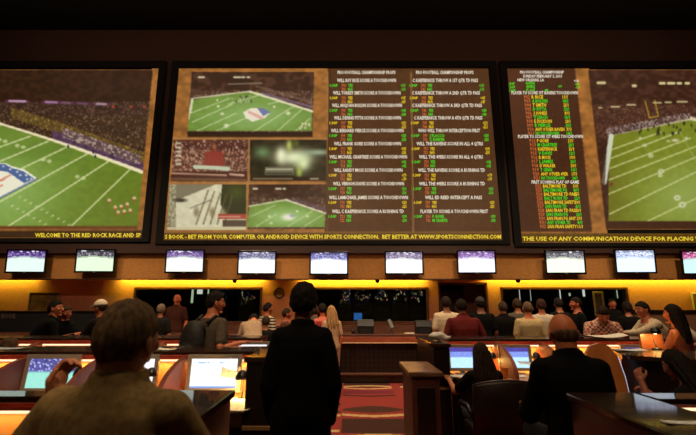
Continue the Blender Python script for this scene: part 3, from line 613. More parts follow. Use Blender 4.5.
for i, (x, y) in enumerate(zip(TVX, TVY)):
    p = wp(x, y, 9.8); t = thing('wall_television', 'flat black wall television, %s' % TVL[i], 'television', p, 0, 'televisions in a row under the giant screens')
    t.rotation_euler = (math.radians(4), 0, math.radians((348-x)*.012)); k = 1.02 if i > 6 else 1
    w, h = .90*k, .555*k
    f = MB()
    for q in ((-w/2, -w/2+.032, -h/2, h/2), (w/2-.032, w/2, -h/2, h/2), (-w/2+.032, w/2-.032, h/2-.032, h/2), (-w/2+.032, w/2-.032, -h/2, -h/2+.042)): f.box(q[0], q[1], -.03, .03, q[2], q[3], ch=.005)
    f.box(-w/2+.02, w/2-.02, -.005, .05, -h/2+.02, h/2-.02, ch=.01)
    f.build('housing', mat('gloss_black_plastic', (.006, .005, .006), .2, var=0), t)
    grid_pic('display', w-.064, h-.074, -h/2+.042, -.012, tvcol(*TVC[i], i), TVM, t)
    MB().box(-.03, .03, -.034, -.03, -h/2+.012, -h/2+.026).build('badge', SILVER, t)
    MB().box(-.12, .12, .05, .07, -.1, .1).box(-.03, .03, .07, .20, -.04, .04).build('wall_bracket', BLACKM, t)
# ================================================================== TELLER COUNTER
CD = 9.3; zt = zat(334.3, CD); zf = zat(343.2, CD)
def pattern_mat():
    m = mat('lattice_panel', (.012, .006, .004), .4, var=0); nt = m.node_tree; b = nt.nodes['Principled BSDF']
    tc = nt.nodes.new('ShaderNodeTexCoord'); mp = nt.nodes.new('ShaderNodeMapping'); mp.inputs['Rotation'].default_value = (0, math.radians(45), 0)
    ck = nt.nodes.new('ShaderNodeTexChecker'); ck.inputs['Scale'].default_value = 14; ck.inputs[1].default_value = (.020, .010, .006, 1); ck.inputs[2].default_value = (.006, .003, .002, 1)
    nt.links.new(tc.outputs['Object'], mp.inputs['Vector']); nt.links.new(mp.outputs[0], ck.inputs[0]); nt.links.new(ck.outputs[0], b.inputs['Base Color']); return m
t = thing('betting_counter', 'long betting counter with red brown fascia and dark lattice front', 'counter', (0, CD, 0))
c0, c1 = -8.6, 8.8
MB().box(c0, c1, 0, .85, zt-.05, zt, ch=.008).build('counter_top', MARW, t)
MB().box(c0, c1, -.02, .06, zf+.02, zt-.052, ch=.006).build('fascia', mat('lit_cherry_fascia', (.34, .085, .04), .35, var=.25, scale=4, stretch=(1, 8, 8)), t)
MB().box(c0, c1, -.035, .05, zf-.005, zf+.019, ch=.004).build('edge_trim', mat('pale_brass', (.75, .5, .28), .35, .2), t)
f = MB(); f.box(c0, c1, .08, .14, .18, zt-.05); f.build('front_panel', pattern_mat(), t)
for k in range(13): x = c0+.1+k*(c1-c0-.2)/12; MB().box(x-.05, x+.05, .05, .09, .21, zf-.01, ch=.006).build('pilaster', WOODD, t)
MB().box(c0, c1, -.06, .12, .17, .205, ch=.006).build('foot_rail', mat('worn_rail', (.14, .06, .035), .35), t); MB().box(c0, c1, .0, .12, 0.005, .17).build('plinth', WOODD, t)
# brown wainscot between counter and windows
struct('trim_4', MB().box(-8.6, 8.8, 10.88, 10.97, 0, zw0-.06), mat('wainscot', (.15, .05, .03), .5, var=.3, scale=6, stretch=(1, 10, 10)))
# tall dark teller screens left and right, with grey lettering
zp = zat(310.8, 10.35)
t = thing('partition_screen', 'black partition with grey lettering behind the dark haired man on the left', 'partition', (0, 10.35, 0))
xl, xr = xat(-60, 10.35, 1.4), xat(131, 10.35, 1.4)
MB().box(xl, xr, 0, .06, 0.004, zp-.04).build('panel', FRAMEM, t); MB().box(xl, xr, -.03, .09, zp-.04, zp, ch=.008).build('cap_rail', WOODD, t)
m = MB(); text(m, 'AND RACE BOOK', -25, 16, 318.2, 4.6, 10.343); o = m.build('lettering', mat('grey_letters', (.13, .09, .075), .6), t); o.location = (0, -10.35, 0)
t = thing('partition_screen', 'black partition along the orange wall on the right side', 'partition', (0, 10.35, 0))
xl, xr = xat(631, 10.35, 1.4), xat(760, 10.35, 1.4); zq = zat(309.8, 10.35)
MB().box(xl, xr, 0, .06, 0.004, zq-.06).build('panel', mat('partition_tan', (.22, .11, .05), .6), t); MB().box(xl, xr, -.03, .09, zq-.1, zq, ch=.008).build('cap_rail', WOODD, t)
# things on the counter
def terminal(px, label, w, h, lm, lampz):
    t = thing('ticket_terminal', label, 'terminal', (xat(px, 9.55, zt), 9.55, zt), 0, 'ticket terminals on the betting counter')
    f = MB(); f.prism([(-.12, 0), (.14, 0), (.14, h), (.0, h), (-.12, h*.55)], -w/2, w/2); f.build('housing', BLACKM, t)
    f = MB(); f.box(-w*.32, w*.32, -.005, .0, 0, .035, M=Matrix.Translation((0, -.03, h*.86)) @ Matrix.Rotation(-.8, 4, 'X')); f.build('display', lm, t)
    f = MB()
    for i in range(5):
        for j in range(3): f.box(-w*.3+i*w*.13, -w*.3+i*w*.13+.02, -.125, -.118, .03+j*.03, .045+j*.03)
    f.build('keypad', mat('grey_keys', (.05, .048, .045), .5), t)
terminal(365.5, 'black ticket terminal with a green lit display on the counter', .36, .30, glow('terminal_green', RGB(90, 170, 130), 1), 0)
terminal(424, 'black ticket printer with two pale slots beside the orange post', .36, .28, glow('terminal_pale', RGB(150, 145, 120), .8), 0)
t = thing('card_reader', 'slim black card reader leaning on a stand on the counter', 'card reader', (xat(391, 9.55, zt), 9.55, zt))
MB().lathe([(.06, 0), (.06, .01), (.015, .02), (.012, .12), (.001, .12)]).build('stand', BLACKM, t, True)
MB().box(-.04, .04, -.012, .012, -.1, .12, ch=.006, M=Matrix.Translation((0, 0, .2)) @ Matrix.Rotation(-.5, 4, 'X') @ Matrix.Rotation(-.35, 4, 'Y')).build('housing', BLACKM, t); 
t = thing('mug', 'small dark mug on the counter left of the green lit terminal', 'mug', (xat(353, 9.5, zt), 9.5, zt))
MB().lathe([(.035, 0), (.038, .09), (.032, .09), (.03, .01), (.001, .01)]).build('cup', WOODD, t, True); MB().tube([(.036, 0, .075), (.062, 0, .065), (.062, 0, .03), (.036, 0, .02)], .006).build('handle', WOODD, t, True)
tag(MB().box(-.1, .1, -.07, .07, 0, .02, ch=.004).build('paper_pad', PAPER, None, loc=(xat(409, 9.5, zt), 9.45, zt+.001)), 'small white paper pad on the counter beside the ticket printer', 'paper')
# ================================================================== CARREL ROWS
ORL = (1, .50, .12)
def area(name, loc, rot, sx, sy, e, col, spread=180, shape='RECTANGLE'):
    l = bpy.data.lights.new(name, 'AREA'); l.shape = shape; l.size = sx; l.size_y = sy; l.energy = e; l.color = col; l.spread = math.radians(spread)
    o = bpy.data.objects.new(name, l); COL.objects.link(o); o.location = loc; o.rotation_euler = rot; return o
def quarter(y0, z0, y1, z1, n=12):
    """fin outline: high at the back (y1,z1), rounding down to the desk front (y0,z0)"""
    P = [(y1, z0), (y1, z1)]
    for k in range(1, n+1):
        a = PI/2*k/n; P.append((y1-.06-(y1-.06-y0)*math.sin(a)**1.2, z0+(z1-z0)*math.cos(a)**.9))
    return P
DIVM = mat('russet_divider', (.22, .045, .02), .6, var=.3, scale=5)
def row(label, D, x0, x1, ztop, zfas, zdesk, dep, railback, divs, light_e, ends=(), fas=None, zfloor=0, lightx=None):
    t = thing('carrel_row', label, 'desk', (0, D, zfloor)); z = lambda v: v-zfloor
    MB().box(x0, x1, -.10, railback, z(ztop-.03), z(ztop), ch=.006).build('top_rail', WOOD, t)
    MB().box(x0, x1, -.12, -.085, z(zfas), z(ztop-.031), ch=.004).build('fascia', fas or WOODR, t)
    MB().box(x0, x1, 0, .03, z(zdesk-.35), z(ztop-.031)).build('back_panel', TANP, t)
    MB().box(x0, x1, .031, railback-.04, z(zfloor)+.005, z(ztop-.031)).build('rear_panel', WOODD, t)
    MB().box(x0, x1, -dep, -.001, z(zdesk-.04), z(zdesk), ch=.006).build('worktop', TANP, t)
    MB().box(x0, x1, -dep-.012, -dep-.001, z(zdesk-.10), z(zdesk), ch=.003).build('worktop_edge', WOOD, t)
    MB().box(x0, x1, -.2, -.17, 0.005, z(zdesk-.041)).build('modesty_panel', WOODD, t)
    MB().box(x0, x1, -.084, -.05, z(zfas-.022), z(zfas)).build('strip_lamp', glow('warm_strip', (1, .74, .42), 1.5), t)
    for x in divs:
        f = MB(); f.prism(quarter(-dep+.1, z(zdesk), -.002, z(ztop-.04)), x-.02, x+.02); f.build('divider', DIVM, t)
    for (a, b, d0, d1, zz) in ends:
        f = MB(); f.box(a, b, d0-D, d1-D, .005, z(zz-.04)); f.build('end_panel', WOODD, t)
        MB().box(a-.02, b+.02, d0-D-.02, d1-D+.02, z(zz-.039), z(zz), ch=.008).build('end_cap', WOOD, t)
        MB().box(a-.012, b+.012, d0-D-.012, d1-D, z(.68), z(.71), ch=.003).build('brass_moulding', BRASS, t)
    lx0, lx1 = lightx or (x0, x1)
    area('carrel_light', ((lx0+lx1)/2, D-.045, zfas-.03), (math.radians(-12), 0, 0), lx1-lx0, .03, light_e*(lx1-lx0), ORL)
    return t
# near heights
ZA, ZAf = zat(351.5, 4.1), zat(359.5, 4.08)
xa_end = xat(245, 3.42, 1.1)
dA = [xat(px, 4.0, 1.05) for px in (20, 98, 181)]+[xat(20, 4.0, 1.05)-.82*k for k in (1, 2)]
row('second row of betting carrels on the left with red rail and glowing orange alcoves', 4.2, -5.2, xa_end, ZA, ZAf, .80, .78, .42, dA, 4.5, ends=[(xa_end+.01, xa_end+.24, 3.42, 4.5, zat(357, 3.42))], lightx=(-4.2, xa_end))
ZB, ZBf = zat(396.5, 2.4), zat(411, 2.38)
xb_end = -1.08
row('nearest row of betting carrels on the left in front of the man in olive', 2.5, -4.2, xb_end, ZB, ZBf, ZB-.40, .72, .06, [-1.40, -2.18, -2.96], 3.0, ends=[(xb_end+.01, -.67, 1.35, 2.56, ZB)], zfloor=0)
Z0, Z0f = zat(338, 5.6), zat(344, 5.58)
row('far row of betting carrels on the left with the white lit monitor', 5.7, -6.4, xat(262, 5.7, 1.1), Z0, Z0f, .78, .72, .40, [xat(p, 5.6, 1.1) for p in (228, 165, 100, 40)], 3.0, lightx=(-5, -1.2))
Z1, Z1f = zat(339, 5.6), zat(345, 5.58)
row('long row of betting carrels on the right where the long haired woman sits', 5.7, xat(446, 5.7, 1.1), 4.12, Z1, Z1f, .78, .85, .45, [xat(499, 5.5, 1), xat(545, 5.5, 1)], 5.0, ends=[(xat(431, 5.1, 1.1), xat(446, 5.1, 1.1), 4.95, 6.1, Z1)])
ZR = zat(400, 2.4)
row('nearest betting carrel desk on the right below the bald man', 2.5, 1.66, 4.2, zat(399, 2.4), zat(408, 2.38), .86, .7, .06, [2.6], .25, ends=[(1.27, 1.62, 1.2, 2.56, zat(399, 2.4))])
# angled side desk on the right with the yellow lamp
def side_desk():
    t = thing('side_desk', 'dark angled side desk with a curved russet divider and yellow glow', 'desk', (0, 0, 0)); zz = zat(352, 4.6)
    P = [(xat(612, 4.9, zz), 4.95), (xat(655, 4.9, zz), 4.95), (xat(740, 4.4, zz), 4.4), (xat(740, 3.8, zz), 3.75), (xat(622, 4.35, zz), 4.35)]
    f = MB(); f.prism(P, zz-.04, zz, axis='z'); f.build('top', WOOD, t)
    Q = [(P[0][0]+.05, 4.9), (P[2][0], 4.35), (P[3][0], 3.85), (P[4][0]+.03, 4.42)]
    f = MB(); f.prism(Q, .005, zz-.041, axis='z'); f.build('base', WOODD, t)
    f = MB(); f.box(xat(641, 4.98, zz), xat(664, 4.98, zz), 4.97, 5.0, zz-.1, zz+.16, ch=.005); f.build('upstand', mat('russet_upstand', (.30, .08, .03), .4, var=.2), t)
    return zz
ZS = side_desk()
# big curved divider panel in front of the side desk (rounded top, lit edge)
t = thing('privacy_divider', 'large rounded orange brown divider beside the bald man', 'divider', (xat(603, 4.2, 1), 4.2, 0), math.radians(-12))
top = zat(343, 4.2)
P = [(-.13, .4), (-.16, top-.30), (-.15, top-.12), (-.10, top-.03), (-.02, top), (.06, top-.02), (.13, top-.12), (.17, top-.30), (.2, top-.55), (.22, .4)]
f = MB(); f.prism(P, -.03, .03, axis='y'); f.build('panel', mat('orange_brown_gloss', (.55, .19, .05), .35, var=.25, scale=4, coat=.4), t)
MB().box(-.13, .22, -.02, .02, .005, .4).build('post', WOODD, t)
f = MB(); f.tube([(.225, 0, .6), (.205, 0, top-.55), (.178, 0, top-.3), (.138, 0, top-.12)], .008); f.build('edge_highlight', glow('cool_edge_glint', RGB(190, 200, 230), .9), t)  # glowing tube stands in for the light caught on the edge
# newel pedestal in the aisle on the right
zn = zat(372, 4.4)
t = thing('aisle_pedestal', 'free standing dark wood pedestal at the right side of the aisle', 'pedestal', (0, 4.4, 0)); a, b = xat(411, 4.4, zn)+.01, xat(440, 4.4, zn)
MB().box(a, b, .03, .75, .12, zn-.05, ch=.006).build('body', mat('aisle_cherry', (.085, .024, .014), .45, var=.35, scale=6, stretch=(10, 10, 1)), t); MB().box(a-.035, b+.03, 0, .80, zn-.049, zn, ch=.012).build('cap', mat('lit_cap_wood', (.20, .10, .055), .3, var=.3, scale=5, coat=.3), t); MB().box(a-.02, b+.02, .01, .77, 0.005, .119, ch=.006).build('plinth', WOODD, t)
MB().box(a+.05, b-.05, .018, .029, .25, zn-.15, ch=.005).build('inset_panel', WOODD, t)
# ------------------------------------------------------------------ monitors, lamps, papers
def monitor(px, D, zb, w, h, label, colf, group, rz=0, tilt=6):
    t = thing('computer_monitor', label, 'monitor', (xat(px, D, zb+h/2), D, zb+.001), math.radians(rz), group)
    M = Matrix.Translation((0, 0, .03)) @ Matrix.Rotation(math.radians(-tilt), 4, 'X'); bz = .038
    f = MB()
    for q in ((-w/2-bz, -w/2, -bz, h+bz), (w/2, w/2+bz, -bz, h+bz), (-w/2, w/2, h, h+bz), (-w/2, w/2, -bz, 0)): f.box(q[0], q[1], -.015, .02, q[2]+bz, q[3]+bz, ch=.004, M=M)
    f.box(-w/2-.01, w/2+.01, .0, .05, bz-.01, h+bz+.01, ch=.01, M=M); f.build('housing', SILVER, t)
    o = grid_pic('display', w, h, bz, -.006, colf, TVM, t, 34, 22); o.matrix_local = M
    MB().box(-.09, .09, -.05, .09, 0, .012, ch=.004).box(-.03, .03, .04, .06, .01, .12).build('stand', SILVER, t); return t
def mcol(kind, seed):
    r = random.Random(seed); ns = [[r.random() for _ in range(60)] for _ in range(60)]
    V_, Tq, Wh = np.array(RGB(70, 70, 130)), np.array(RGB(140, 205, 190)), np.array(RGB(240, 242, 250))
    def f(u, v):
        n = ns[int(v*22)][int(u*34)]
        if kind == 'field':
            if v < .42+.12*u*0: c = V_*(.6+1.4*n)+(Wh*.4 if n > .82 else 0)
            elif v < .5: c = (V_+Tq)*.6
            else: c = Tq*(1+.12*n)
        elif kind == 'blue':
            if v < .22: c = np.array(RGB(70, 60, 140))*(.8+.6*n)
            elif v < .5: c = np.array(RGB(120, 140, 215))*(.8+.5*n)
            else: c = np.array(RGB(175, 215, 235))*(.95+.2*n)
        else:
            c = Wh*1.0
            if .12 < v < .17 and .08 < u < .5 and n > .3 or (.12 < v < .17 and .6 < u < .7): c = np.array(RGB(120, 160, 225))
            if v > .94: c = np.array(RGB(120, 150, 215))
        return tuple(c)
    return f
monitor(49, 4.02, .80, .42, .25, 'silver framed monitor showing a purple and teal picture at the left edge', mcol('field', 1), 'monitors in the carrels')
monitor(213, 4.02, .80, .42, .25, 'silver framed monitor with a bright white page beside the aisle end panel', mcol('page', 2), 'monitors in the carrels')
monitor(130, 4.02, .80, .40, .25, 'silver framed monitor hidden behind the head of the man in olive', mcol('page', 3), 'monitors in the carrels')
monitor(250, 5.55, .80, .40, .24, 'monitor with a white screen in the far left row near the aisle', mcol('page', 4), 'monitors in the carrels')
monitor(463, 5.42, .78, .30, .235, 'small monitor with a blue and white picture left of the long haired woman', mcol('blue', 5), 'monitors in the carrels')
monitor(516, 5.42, .78, .33, .235, 'small monitor with a blue and white picture right of the long haired woman', mcol('blue', 6), 'monitors in the carrels')
monitor(640, 5.42, .78, .33, .235, 'small monitor beyond the rounded orange divider', mcol('blue', 8), 'monitors in the carrels')
LAMPE = []
def desk_lamp(px, D, z, label, e, s=1.0):
    x = xat(px, D, z+.15); t = thing('desk_lamp', label, 'lamp', (x, D, z+.001), 0, 'small black desk lamps in the carrels')
    MB().lathe([(.05, 0), (.05, .012), (.01, .018), (.001, .018)]).build('base', BLACKM, t, True)
    MB().tube([(0, 0, .015), (0, .03, .08), (0, .05, .16), (0, .03, .22), (0, 0, .235)], .006).build('stem', BLACKM, t, True)
    R = .055*s; f = MB(); f.lathe([(.012, .045), (R*.6, .035), (R, -.005), (R*1.02, -.03), (R*.94, -.03), (R*.9, -.005), (R*.5, .025), (.004, .03)], c=(0, -.01, .20)); f.build('shade', BLACKM, t, True)
    MB().ell((0, -.01, .185), (.022, .022, .022), 12, 8).build('bulb', glow('lamp_bulb', (1, .75, .3), 12), t, True)
    l = bpy.data.lights.new('lamp_light', 'POINT'); l.energy = e; l.color = (1, .62, .16); l.shadow_soft_size = .03
    o = bpy.data.objects.new('lamp_light', l); COL.objects.link(o); o.location = (x, D-.01, z+.15)
desk_lamp(152, 4.05, .80, 'black desk lamp right of the head of the man in olive', 3)
desk_lamp(242.5, 3.88, .80, 'black desk lamp beside the white papers at the aisle end panel', 11, 1.1)
desk_lamp(80, 4.05, .80, 'black desk lamp beside the purple and teal monitor', 1.5)
desk_lamp(655, 4.85, ZS, 'black desk lamp glowing yellow on the angled side desk', 5)
desk_lamp(492, 5.5, .78, 'black desk lamp behind the long haired woman', 2.0)
desk_lamp(536, 5.5, .78, 'black desk lamp between monitor and the bald man', 2.0)
def sheet(name, label, c, w, h, rz, mat_=PAPER, curl=.01, cat='paper', group=None, tilt=0):
    nx, ny = 10, 6; R = Matrix.Rotation(math.radians(rz), 3, 'Z') @ Matrix.Rotation(math.radians(tilt), 3, 'X'); top, botm = [], []
    for j in range(ny+1):
        for i in range(nx+1):
            u, v = i/nx-.5, j/ny-.5; z = curl*(abs(u)*2)**2+.3*curl*math.sin(v*6+u*3)+.3*curl
            top.append(R @ Vector((u*w, v*h, z+.003))); botm.append(R @ Vector((u*w, v*h, z)))
    N = (nx+1)*(ny+1); m = MB(); fs = [(j*(nx+1)+i, j*(nx+1)+i+1, (j+1)*(nx+1)+i+1, (j+1)*(nx+1)+i) for j in range(ny) for i in range(nx)]
    ed = [i for i in range(nx+1)]+[(j+1)*(nx+1)-1 for j in range(1, ny+1)]+[ny*(nx+1)+i for i in range(nx-1, -1, -1)]+[j*(nx+1) for j in range(ny-1, 0, -1)]
    m.add(top+botm, fs+[tuple(k+N for k in f[::-1]) for f in fs]+[(ed[k], ed[(k+1) % len(ed)], ed[(k+1) % len(ed)]+N, ed[k]+N) for k in range(len(ed))])
    return tag(m.build(name, mat_, None, loc=c), label, cat, group)
PB = mat('betting_sheet_paper', (.82, .76, .64), .8, var=.25, scale=70)
sheet('betting_sheet', 'white betting sheet lying flat at the aisle end of the second left row', (xat(239, 3.75, .8), 3.72, .806), .26, .36, 8, PB)
sheet('betting_sheet', 'white betting sheet nearer the desk edge beside the aisle end panel', (xat(240, 3.5, .8), 3.50, .818), .22, .2, -12, PB)
sheet('newspaper', 'tilted open newspaper standing between white monitor and desk lamp', (xat(235, 4.02, 1.0), 4.02, .99), .24, .12, 6, PB, .02, 'newspaper', tilt=35)
sheet('betting_sheet', 'pale sheet on the left rail at the picture edge', (xat(8, 4.35, ZA), 4.3, ZA+.002), .42, .16, 3, mat('blue_white_paper', (.5, .55, .6), .6))
sheet('betting_sheet', 'pale sheet on the rail in front of the backpack wearer', (xat(168, 4.25, ZA), 4.22, ZA+.002), .22, .12, -4, PB)
sheet('betting_sheet', 'white sheet under the left monitor beside the seated long haired woman', (xat(459, 5.2, .78), 5.18, .784), .26, .16, 5, PB)
sheet('betting_sheet', 'white sheet beside the orange cup on the right row', (xat(514, 5.2, .78), 5.18, .784), .24, .14, -6, PB)
sheet('betting_sheet', 'narrow pale sheet on the right row behind the bald man', (xat(536, 5.3, .9), 5.42, .91), .34, .1, 0, PB, tilt=25)
sheet('open_newspaper', 'open newspaper under the arms of the man in the checked shirt', (xat(600, 5.75, Z1), 5.80, Z1+.003), .66, .30, 4, PB, .035, 'newspaper')
sheet('betting_sheet', 'blue white sheet on the angled side desk beside the rounded divider', (xat(630, 4.7, ZS), 4.72, ZS+.003), .30, .18, -3, mat('blue_white_paper', (.5, .55, .6)))
sheet('betting_sheet', 'white sheet on the near right end panel at the picture edge', (xat(684, 1.95, ZR), 1.93, ZR+.003), .20, .05, 0, PB, .004)
# crumpled cloth cap on the end panel
m = MB(); m.ell((0, 0, .035), (.11, .08, .05)); m.ell((.07, -.01, .02), (.09, .06, .02)); m.ell((-.05, .03, .04), (.06, .05, .035))
V, Fs = remesh(m, .012, 3); V = np.array([v+.012*np.array(mnoise.noise_vector(Vector(v)*18)) for v in V]); V[:, 2] -= V[:, 2].min(); mm = MB(); mm.add(V.tolist(), Fs)
tag(mm.build('crumpled_napkin', mat('white_cloth', (.72, .66, .56), .9), None, True, loc=(xat(439, 5.3, Z1), 5.35, Z1+.001)), 'crumpled white napkin on the end panel left of the long haired woman', 'napkin')
t = thing('plastic_cup', 'orange plastic cup right of the long haired woman', 'cup', (xat(505.5, 5.05, .8), 5.08, .781))
MB().lathe([(.035, 0), (.048, .12), (.052, .122), (.044, .12), (.032, .006), (.001, .006)]).build('body', mat('orange_plastic', (.75, .26, .06), .4, var=.1), t, True); MB().lathe([(.001, .095), (.043, .095), (.001, .096)]).build('drink', mat('amber_drink', (.5, .15, .03), .2), t)
# ================================================================== CHAIRS
def make_chair():
    t = thing('swivel_chair', 'x', 'chair', (0, 0, 0), 0, 'dark leather chairs at the carrels')
    MB().box(-.26, .26, -.24, .26, .38, .48, ch=.035).build('seat', LEATHER, t, True)
    R = []
    for k in range(15):
        a = (k/14-.5)*1.7; x = .29*math.sin(a)/math.sin(.85); y = -.30+.13*(1-math.cos(a))*1.6
        top = .93-.05*abs(k/14-.5)**2*4; R.append([(x, y-.035, .47), (x, y-.045, .72), (x, y-.05, top-.02), (x, y-.03, top), (x, y+.0, top-.02), (x, y+.02, .72), (x, y+.03, .47)])
    MB().rings(R).build('backrest', LEATHER, t, True)
    MB().tube([R[0][3], *[r[3] for r in R[1:]]], .008, 6).build('piping', mat('leather_edge', (.09, .05, .035), .3, var=.1), t, True)
    for s in (-1, 1): MB().tube([(s*.27, .2, .46), (s*.30, .2, .62), (s*.30, .12, .66), (s*.30, -.12, .67), (s*.29, -.2, .6)], [.016, .018, .026, .026, .018], 8).build('armrest', BLACKM, t, True)
    MB().lathe([(.03, .08), (.03, .38), (.001, .38)]).build('gas_lift', BLACKM, t, True)
    for k in range(5):
        a = 2*PI*k/5+.3; c_, s_ = math.cos(a), math.sin(a)
        l = MB().tube([(.02*c_, .02*s_, .10), (.27*c_, .27*s_, .075)], [.025, .015], 8).build('leg', BLACKM, t, True)
        MB().cap((.27*c_-.012*s_, .27*s_+.012*c_, .032), (.27*c_+.012*s_, .27*s_-.012*c_, .032), .03, .03, 10).build('caster', BLACKM, l, True)
    return t
_s0 = None
def stool(x, y, z, seat, label):
    global _s0
    if _s0 is None:
        t = thing('stool', label, 'stool', (0, 0, 0), 0, 'round padded stools at the carrels'); _s0 = t
        MB().lathe([(.001, -.07), (.17, -.07), (.185, -.05), (.185, -.02), (.165, 0), (.001, .002)]).build('seat', LEATHER, t, True)
        MB().lathe([(.025, -.07), (.025, -.40), (.001, -.40)]).build('column', BLACKM, t, True)
        MB().lathe([(.001, -.36), (.03, -.36), (.05, -.385), (.19, -.40), (.20, -.41), (.001, -.41)]).build('base', BLACKM, t, True)
    else: t = copy_tree(_s0)
    t.location = (x, y, z+seat); t['label'] = label; t.scale = (1, 1, seat/.41)
_c0 = None
def chair(x, y, z, rz, label):
    global _c0
    if _c0 is None: _c0 = make_chair(); t = _c0
    else: t = copy_tree(_c0)
    t.location = (x, y, z+.006); t.rotation_euler = (0, 0, math.radians(rz)); t['label'] = label
# ================================================================== PEOPLE
def head_template():
    m = MB(); R = []; n, k = 40, 30
    for i in range(k+1):
        a = -PI/2+PI*(i/k)*.985+.022; q = []
        for j in range(n):
            t = 2*PI*j/n; x, y, z = math.cos(a)*math.cos(t), math.cos(a)*math.sin(t), math.sin(a)
            X, Y, Z = .080*x, .097*y, .118*z
            if z < 0:
                s = (-z)**1.3; X *= 1-.38*s
                if y < 0: Y *= 1-.30*s; Z *= 1-.25*s*(-y)
                else: Y *= 1-.05*s
            if z > 0 and y < 0: Y *= 1.03; 
            if y > .3 and z > .1: Y -= .006*(z-.1)
            q.append((X, Y-.004, Z))
        R.append(q)
    m.rings(R)
    m.ell((0, .094, -.018), (.013, .020, .026)); m.ell((0, .103, -.030), (.015, .014, .011))      # nose
    m.ell((0, .082, -.062), (.024, .014, .007)); m.ell((0, .081, -.071), (.020, .014, .006))       # lips
    m.ell((0, .070, -.103), (.026, .024, .015))                                                    # chin
    for s in (-1, 1):
        m.ell((s*.030, .082, .028), (.022, .010, .007)); m.ell((s*.048, .058, -.020), (.020, .020, .018))
        E = Matrix.Rotation(s*.35, 3, 'Z') @ Matrix.Rotation(-.15, 3, 'X')
        m.ell((s*.083, -.008, -.008), (.008, .019, .032), M=E); m.ell((s*.081, -.004, -.034), (.007, .010, .012)); m.ell((s*.030, .0835, .008), (.0125, .008, .0075))
    V, Fs = remesh(m, .0045, 3)
    V = np.array(V); mi = []
    for f in Fs:
        c_ = V[list(f)].mean(0); k_ = 0
        for s in (-1, 1):
            if abs(c_[0]-s*.030) < .012 and abs(c_[2]-.008) < .0055 and c_[1] > .07: k_ = 1 if abs(c_[0]-s*.030) > .005 else 2
            if abs(c_[0]-s*.031) < .020 and abs(c_[2]-.030) < .0045 and c_[1] > .065: k_ = 2
        if abs(c_[0]) < .024 and abs(c_[2]+.066) < .0085 and c_[1] > .078: k_ = 3
        mi.append(k_)
    return V, Fs, mi
def hand_template(curl):
    m = MB(); m.ell((0, .045, 0), (.040, .052, .016)); m.ell((-.018, .03, -.004), (.022, .032, .018)); m.cap((0, -.02, 0), (0, .02, 0), .025, .027)
    for k, (x, L) in enumerate(((-.029, .072), (-.010, .082), (.010, .076), (.028, .060))):
        p = Vector((x, .082, 0)); a = curl*.6; r = .0092
        for sgm, fr in enumerate((.45, .32, .26)):
            q = p+Vector((x*.12, math.cos(a), -math.sin(a)))*L*fr; m.cap(p, q, r, r*.9, 10); p = q; r *= .9; a += curl
    m.cap((-.022, .015, -.004), (-.052, .045, -.014), .0145, .012, 10); m.cap((-.052, .045, -.014), (-.058, .078, -.02-.01*curl), .0115, .009, 10)
    return remesh(m, .0042, 2)
HEAD = head_template(); HANDS = {'open': hand_template(.28), 'curl': hand_template(.85)}
SKINS = {}
def skin(c): 
    k = 'skin_%d_%d_%d' % c
    return mat(k, tuple(min(1, v*1.45) for v in RGB(*c)), .55, var=.08, scale=40)
EYEW, EYED, LIPM = mat('eye_white', (.6, .57, .52), .3, var=0), mat('dark_brow', (.02, .012, .008), .5, var=0), mat('lips', (.35, .10, .08), .5, var=0)
def sstep(x): x = max(0, min(1, x)); return x*x*(3-2*x)
def hair_shape(style, seed, thick=.014, nape=0):
    m = MB(); R = []; n, k = 56, 40
    rough = .5 if style in ('short', 'full') else .25
    for i in range(k+1):
        a = -PI/2+PI*(i/k)*.985+.022; q = []
        for j in range(n):
            t = 2*PI*j/n; x, y, z = math.cos(a)*math.cos(t), math.cos(a)*math.sin(t), math.sin(a)
            X, Y, Z = .080*x, .097*y, .118*z
            if z < 0:
                s = (-z)**1.3; X *= 1-.38*s
                if y < 0: Y *= 1-.30*s; Z *= 1-.25*s*(-y)
            pts = ((-1, -.62-nape), (-.5, -.55-nape), (-.15, -.12), (.2, .02), (.55, .36), (1, .50))
            for (ya, ta), (yb, tb) in zip(pts, pts[1:]):
                if ya <= y <= yb: T = ta+(tb-ta)*(y-ya)/(yb-ya)
            if style == 'long' and y < .3: T = -.8
            mk = sstep((z-T)/.14+.3)
            if style == 'bald': mk *= sstep((.20-z+(-y)*.10)/.28)
            if style == 'thin': mk *= 1
            th = thick*(1+rough*mnoise.noise(Vector((x*5+seed, y*5, z*5)))+(.55 if style == 'full' and z > .3 else 0)*sstep(z))
            if style in ('short', 'full', 'thin'): th += thick*.35*mnoise.noise(Vector((x*18+seed, y*18, z*10)))
            if style == 'long': th += .0035*math.sin(t*19+z*3)+.002*math.sin(t*37)
            off = -.016+(.016+th)*mk; r = math.sqrt(X*X+Y*Y+Z*Z)
            q.append((X*(1+off/r), (Y-.004)*(1+off/r), Z*(1+off/r)))
        R.append(q)
    m.rings(R)
    return m
TORSO = [(-.11, .150, .105, 0), (-.03, .168, .118, -.005), (.08, .150, .108, 0), (.18, .146, .106, .005), (.29, .166, .118, .008), (.37, .172, .116, .004), (.43, .160, .098, 0), (.475, .110, .078, 0), (.505, .070, .064, .002), (.54, .058, .058, .004)]
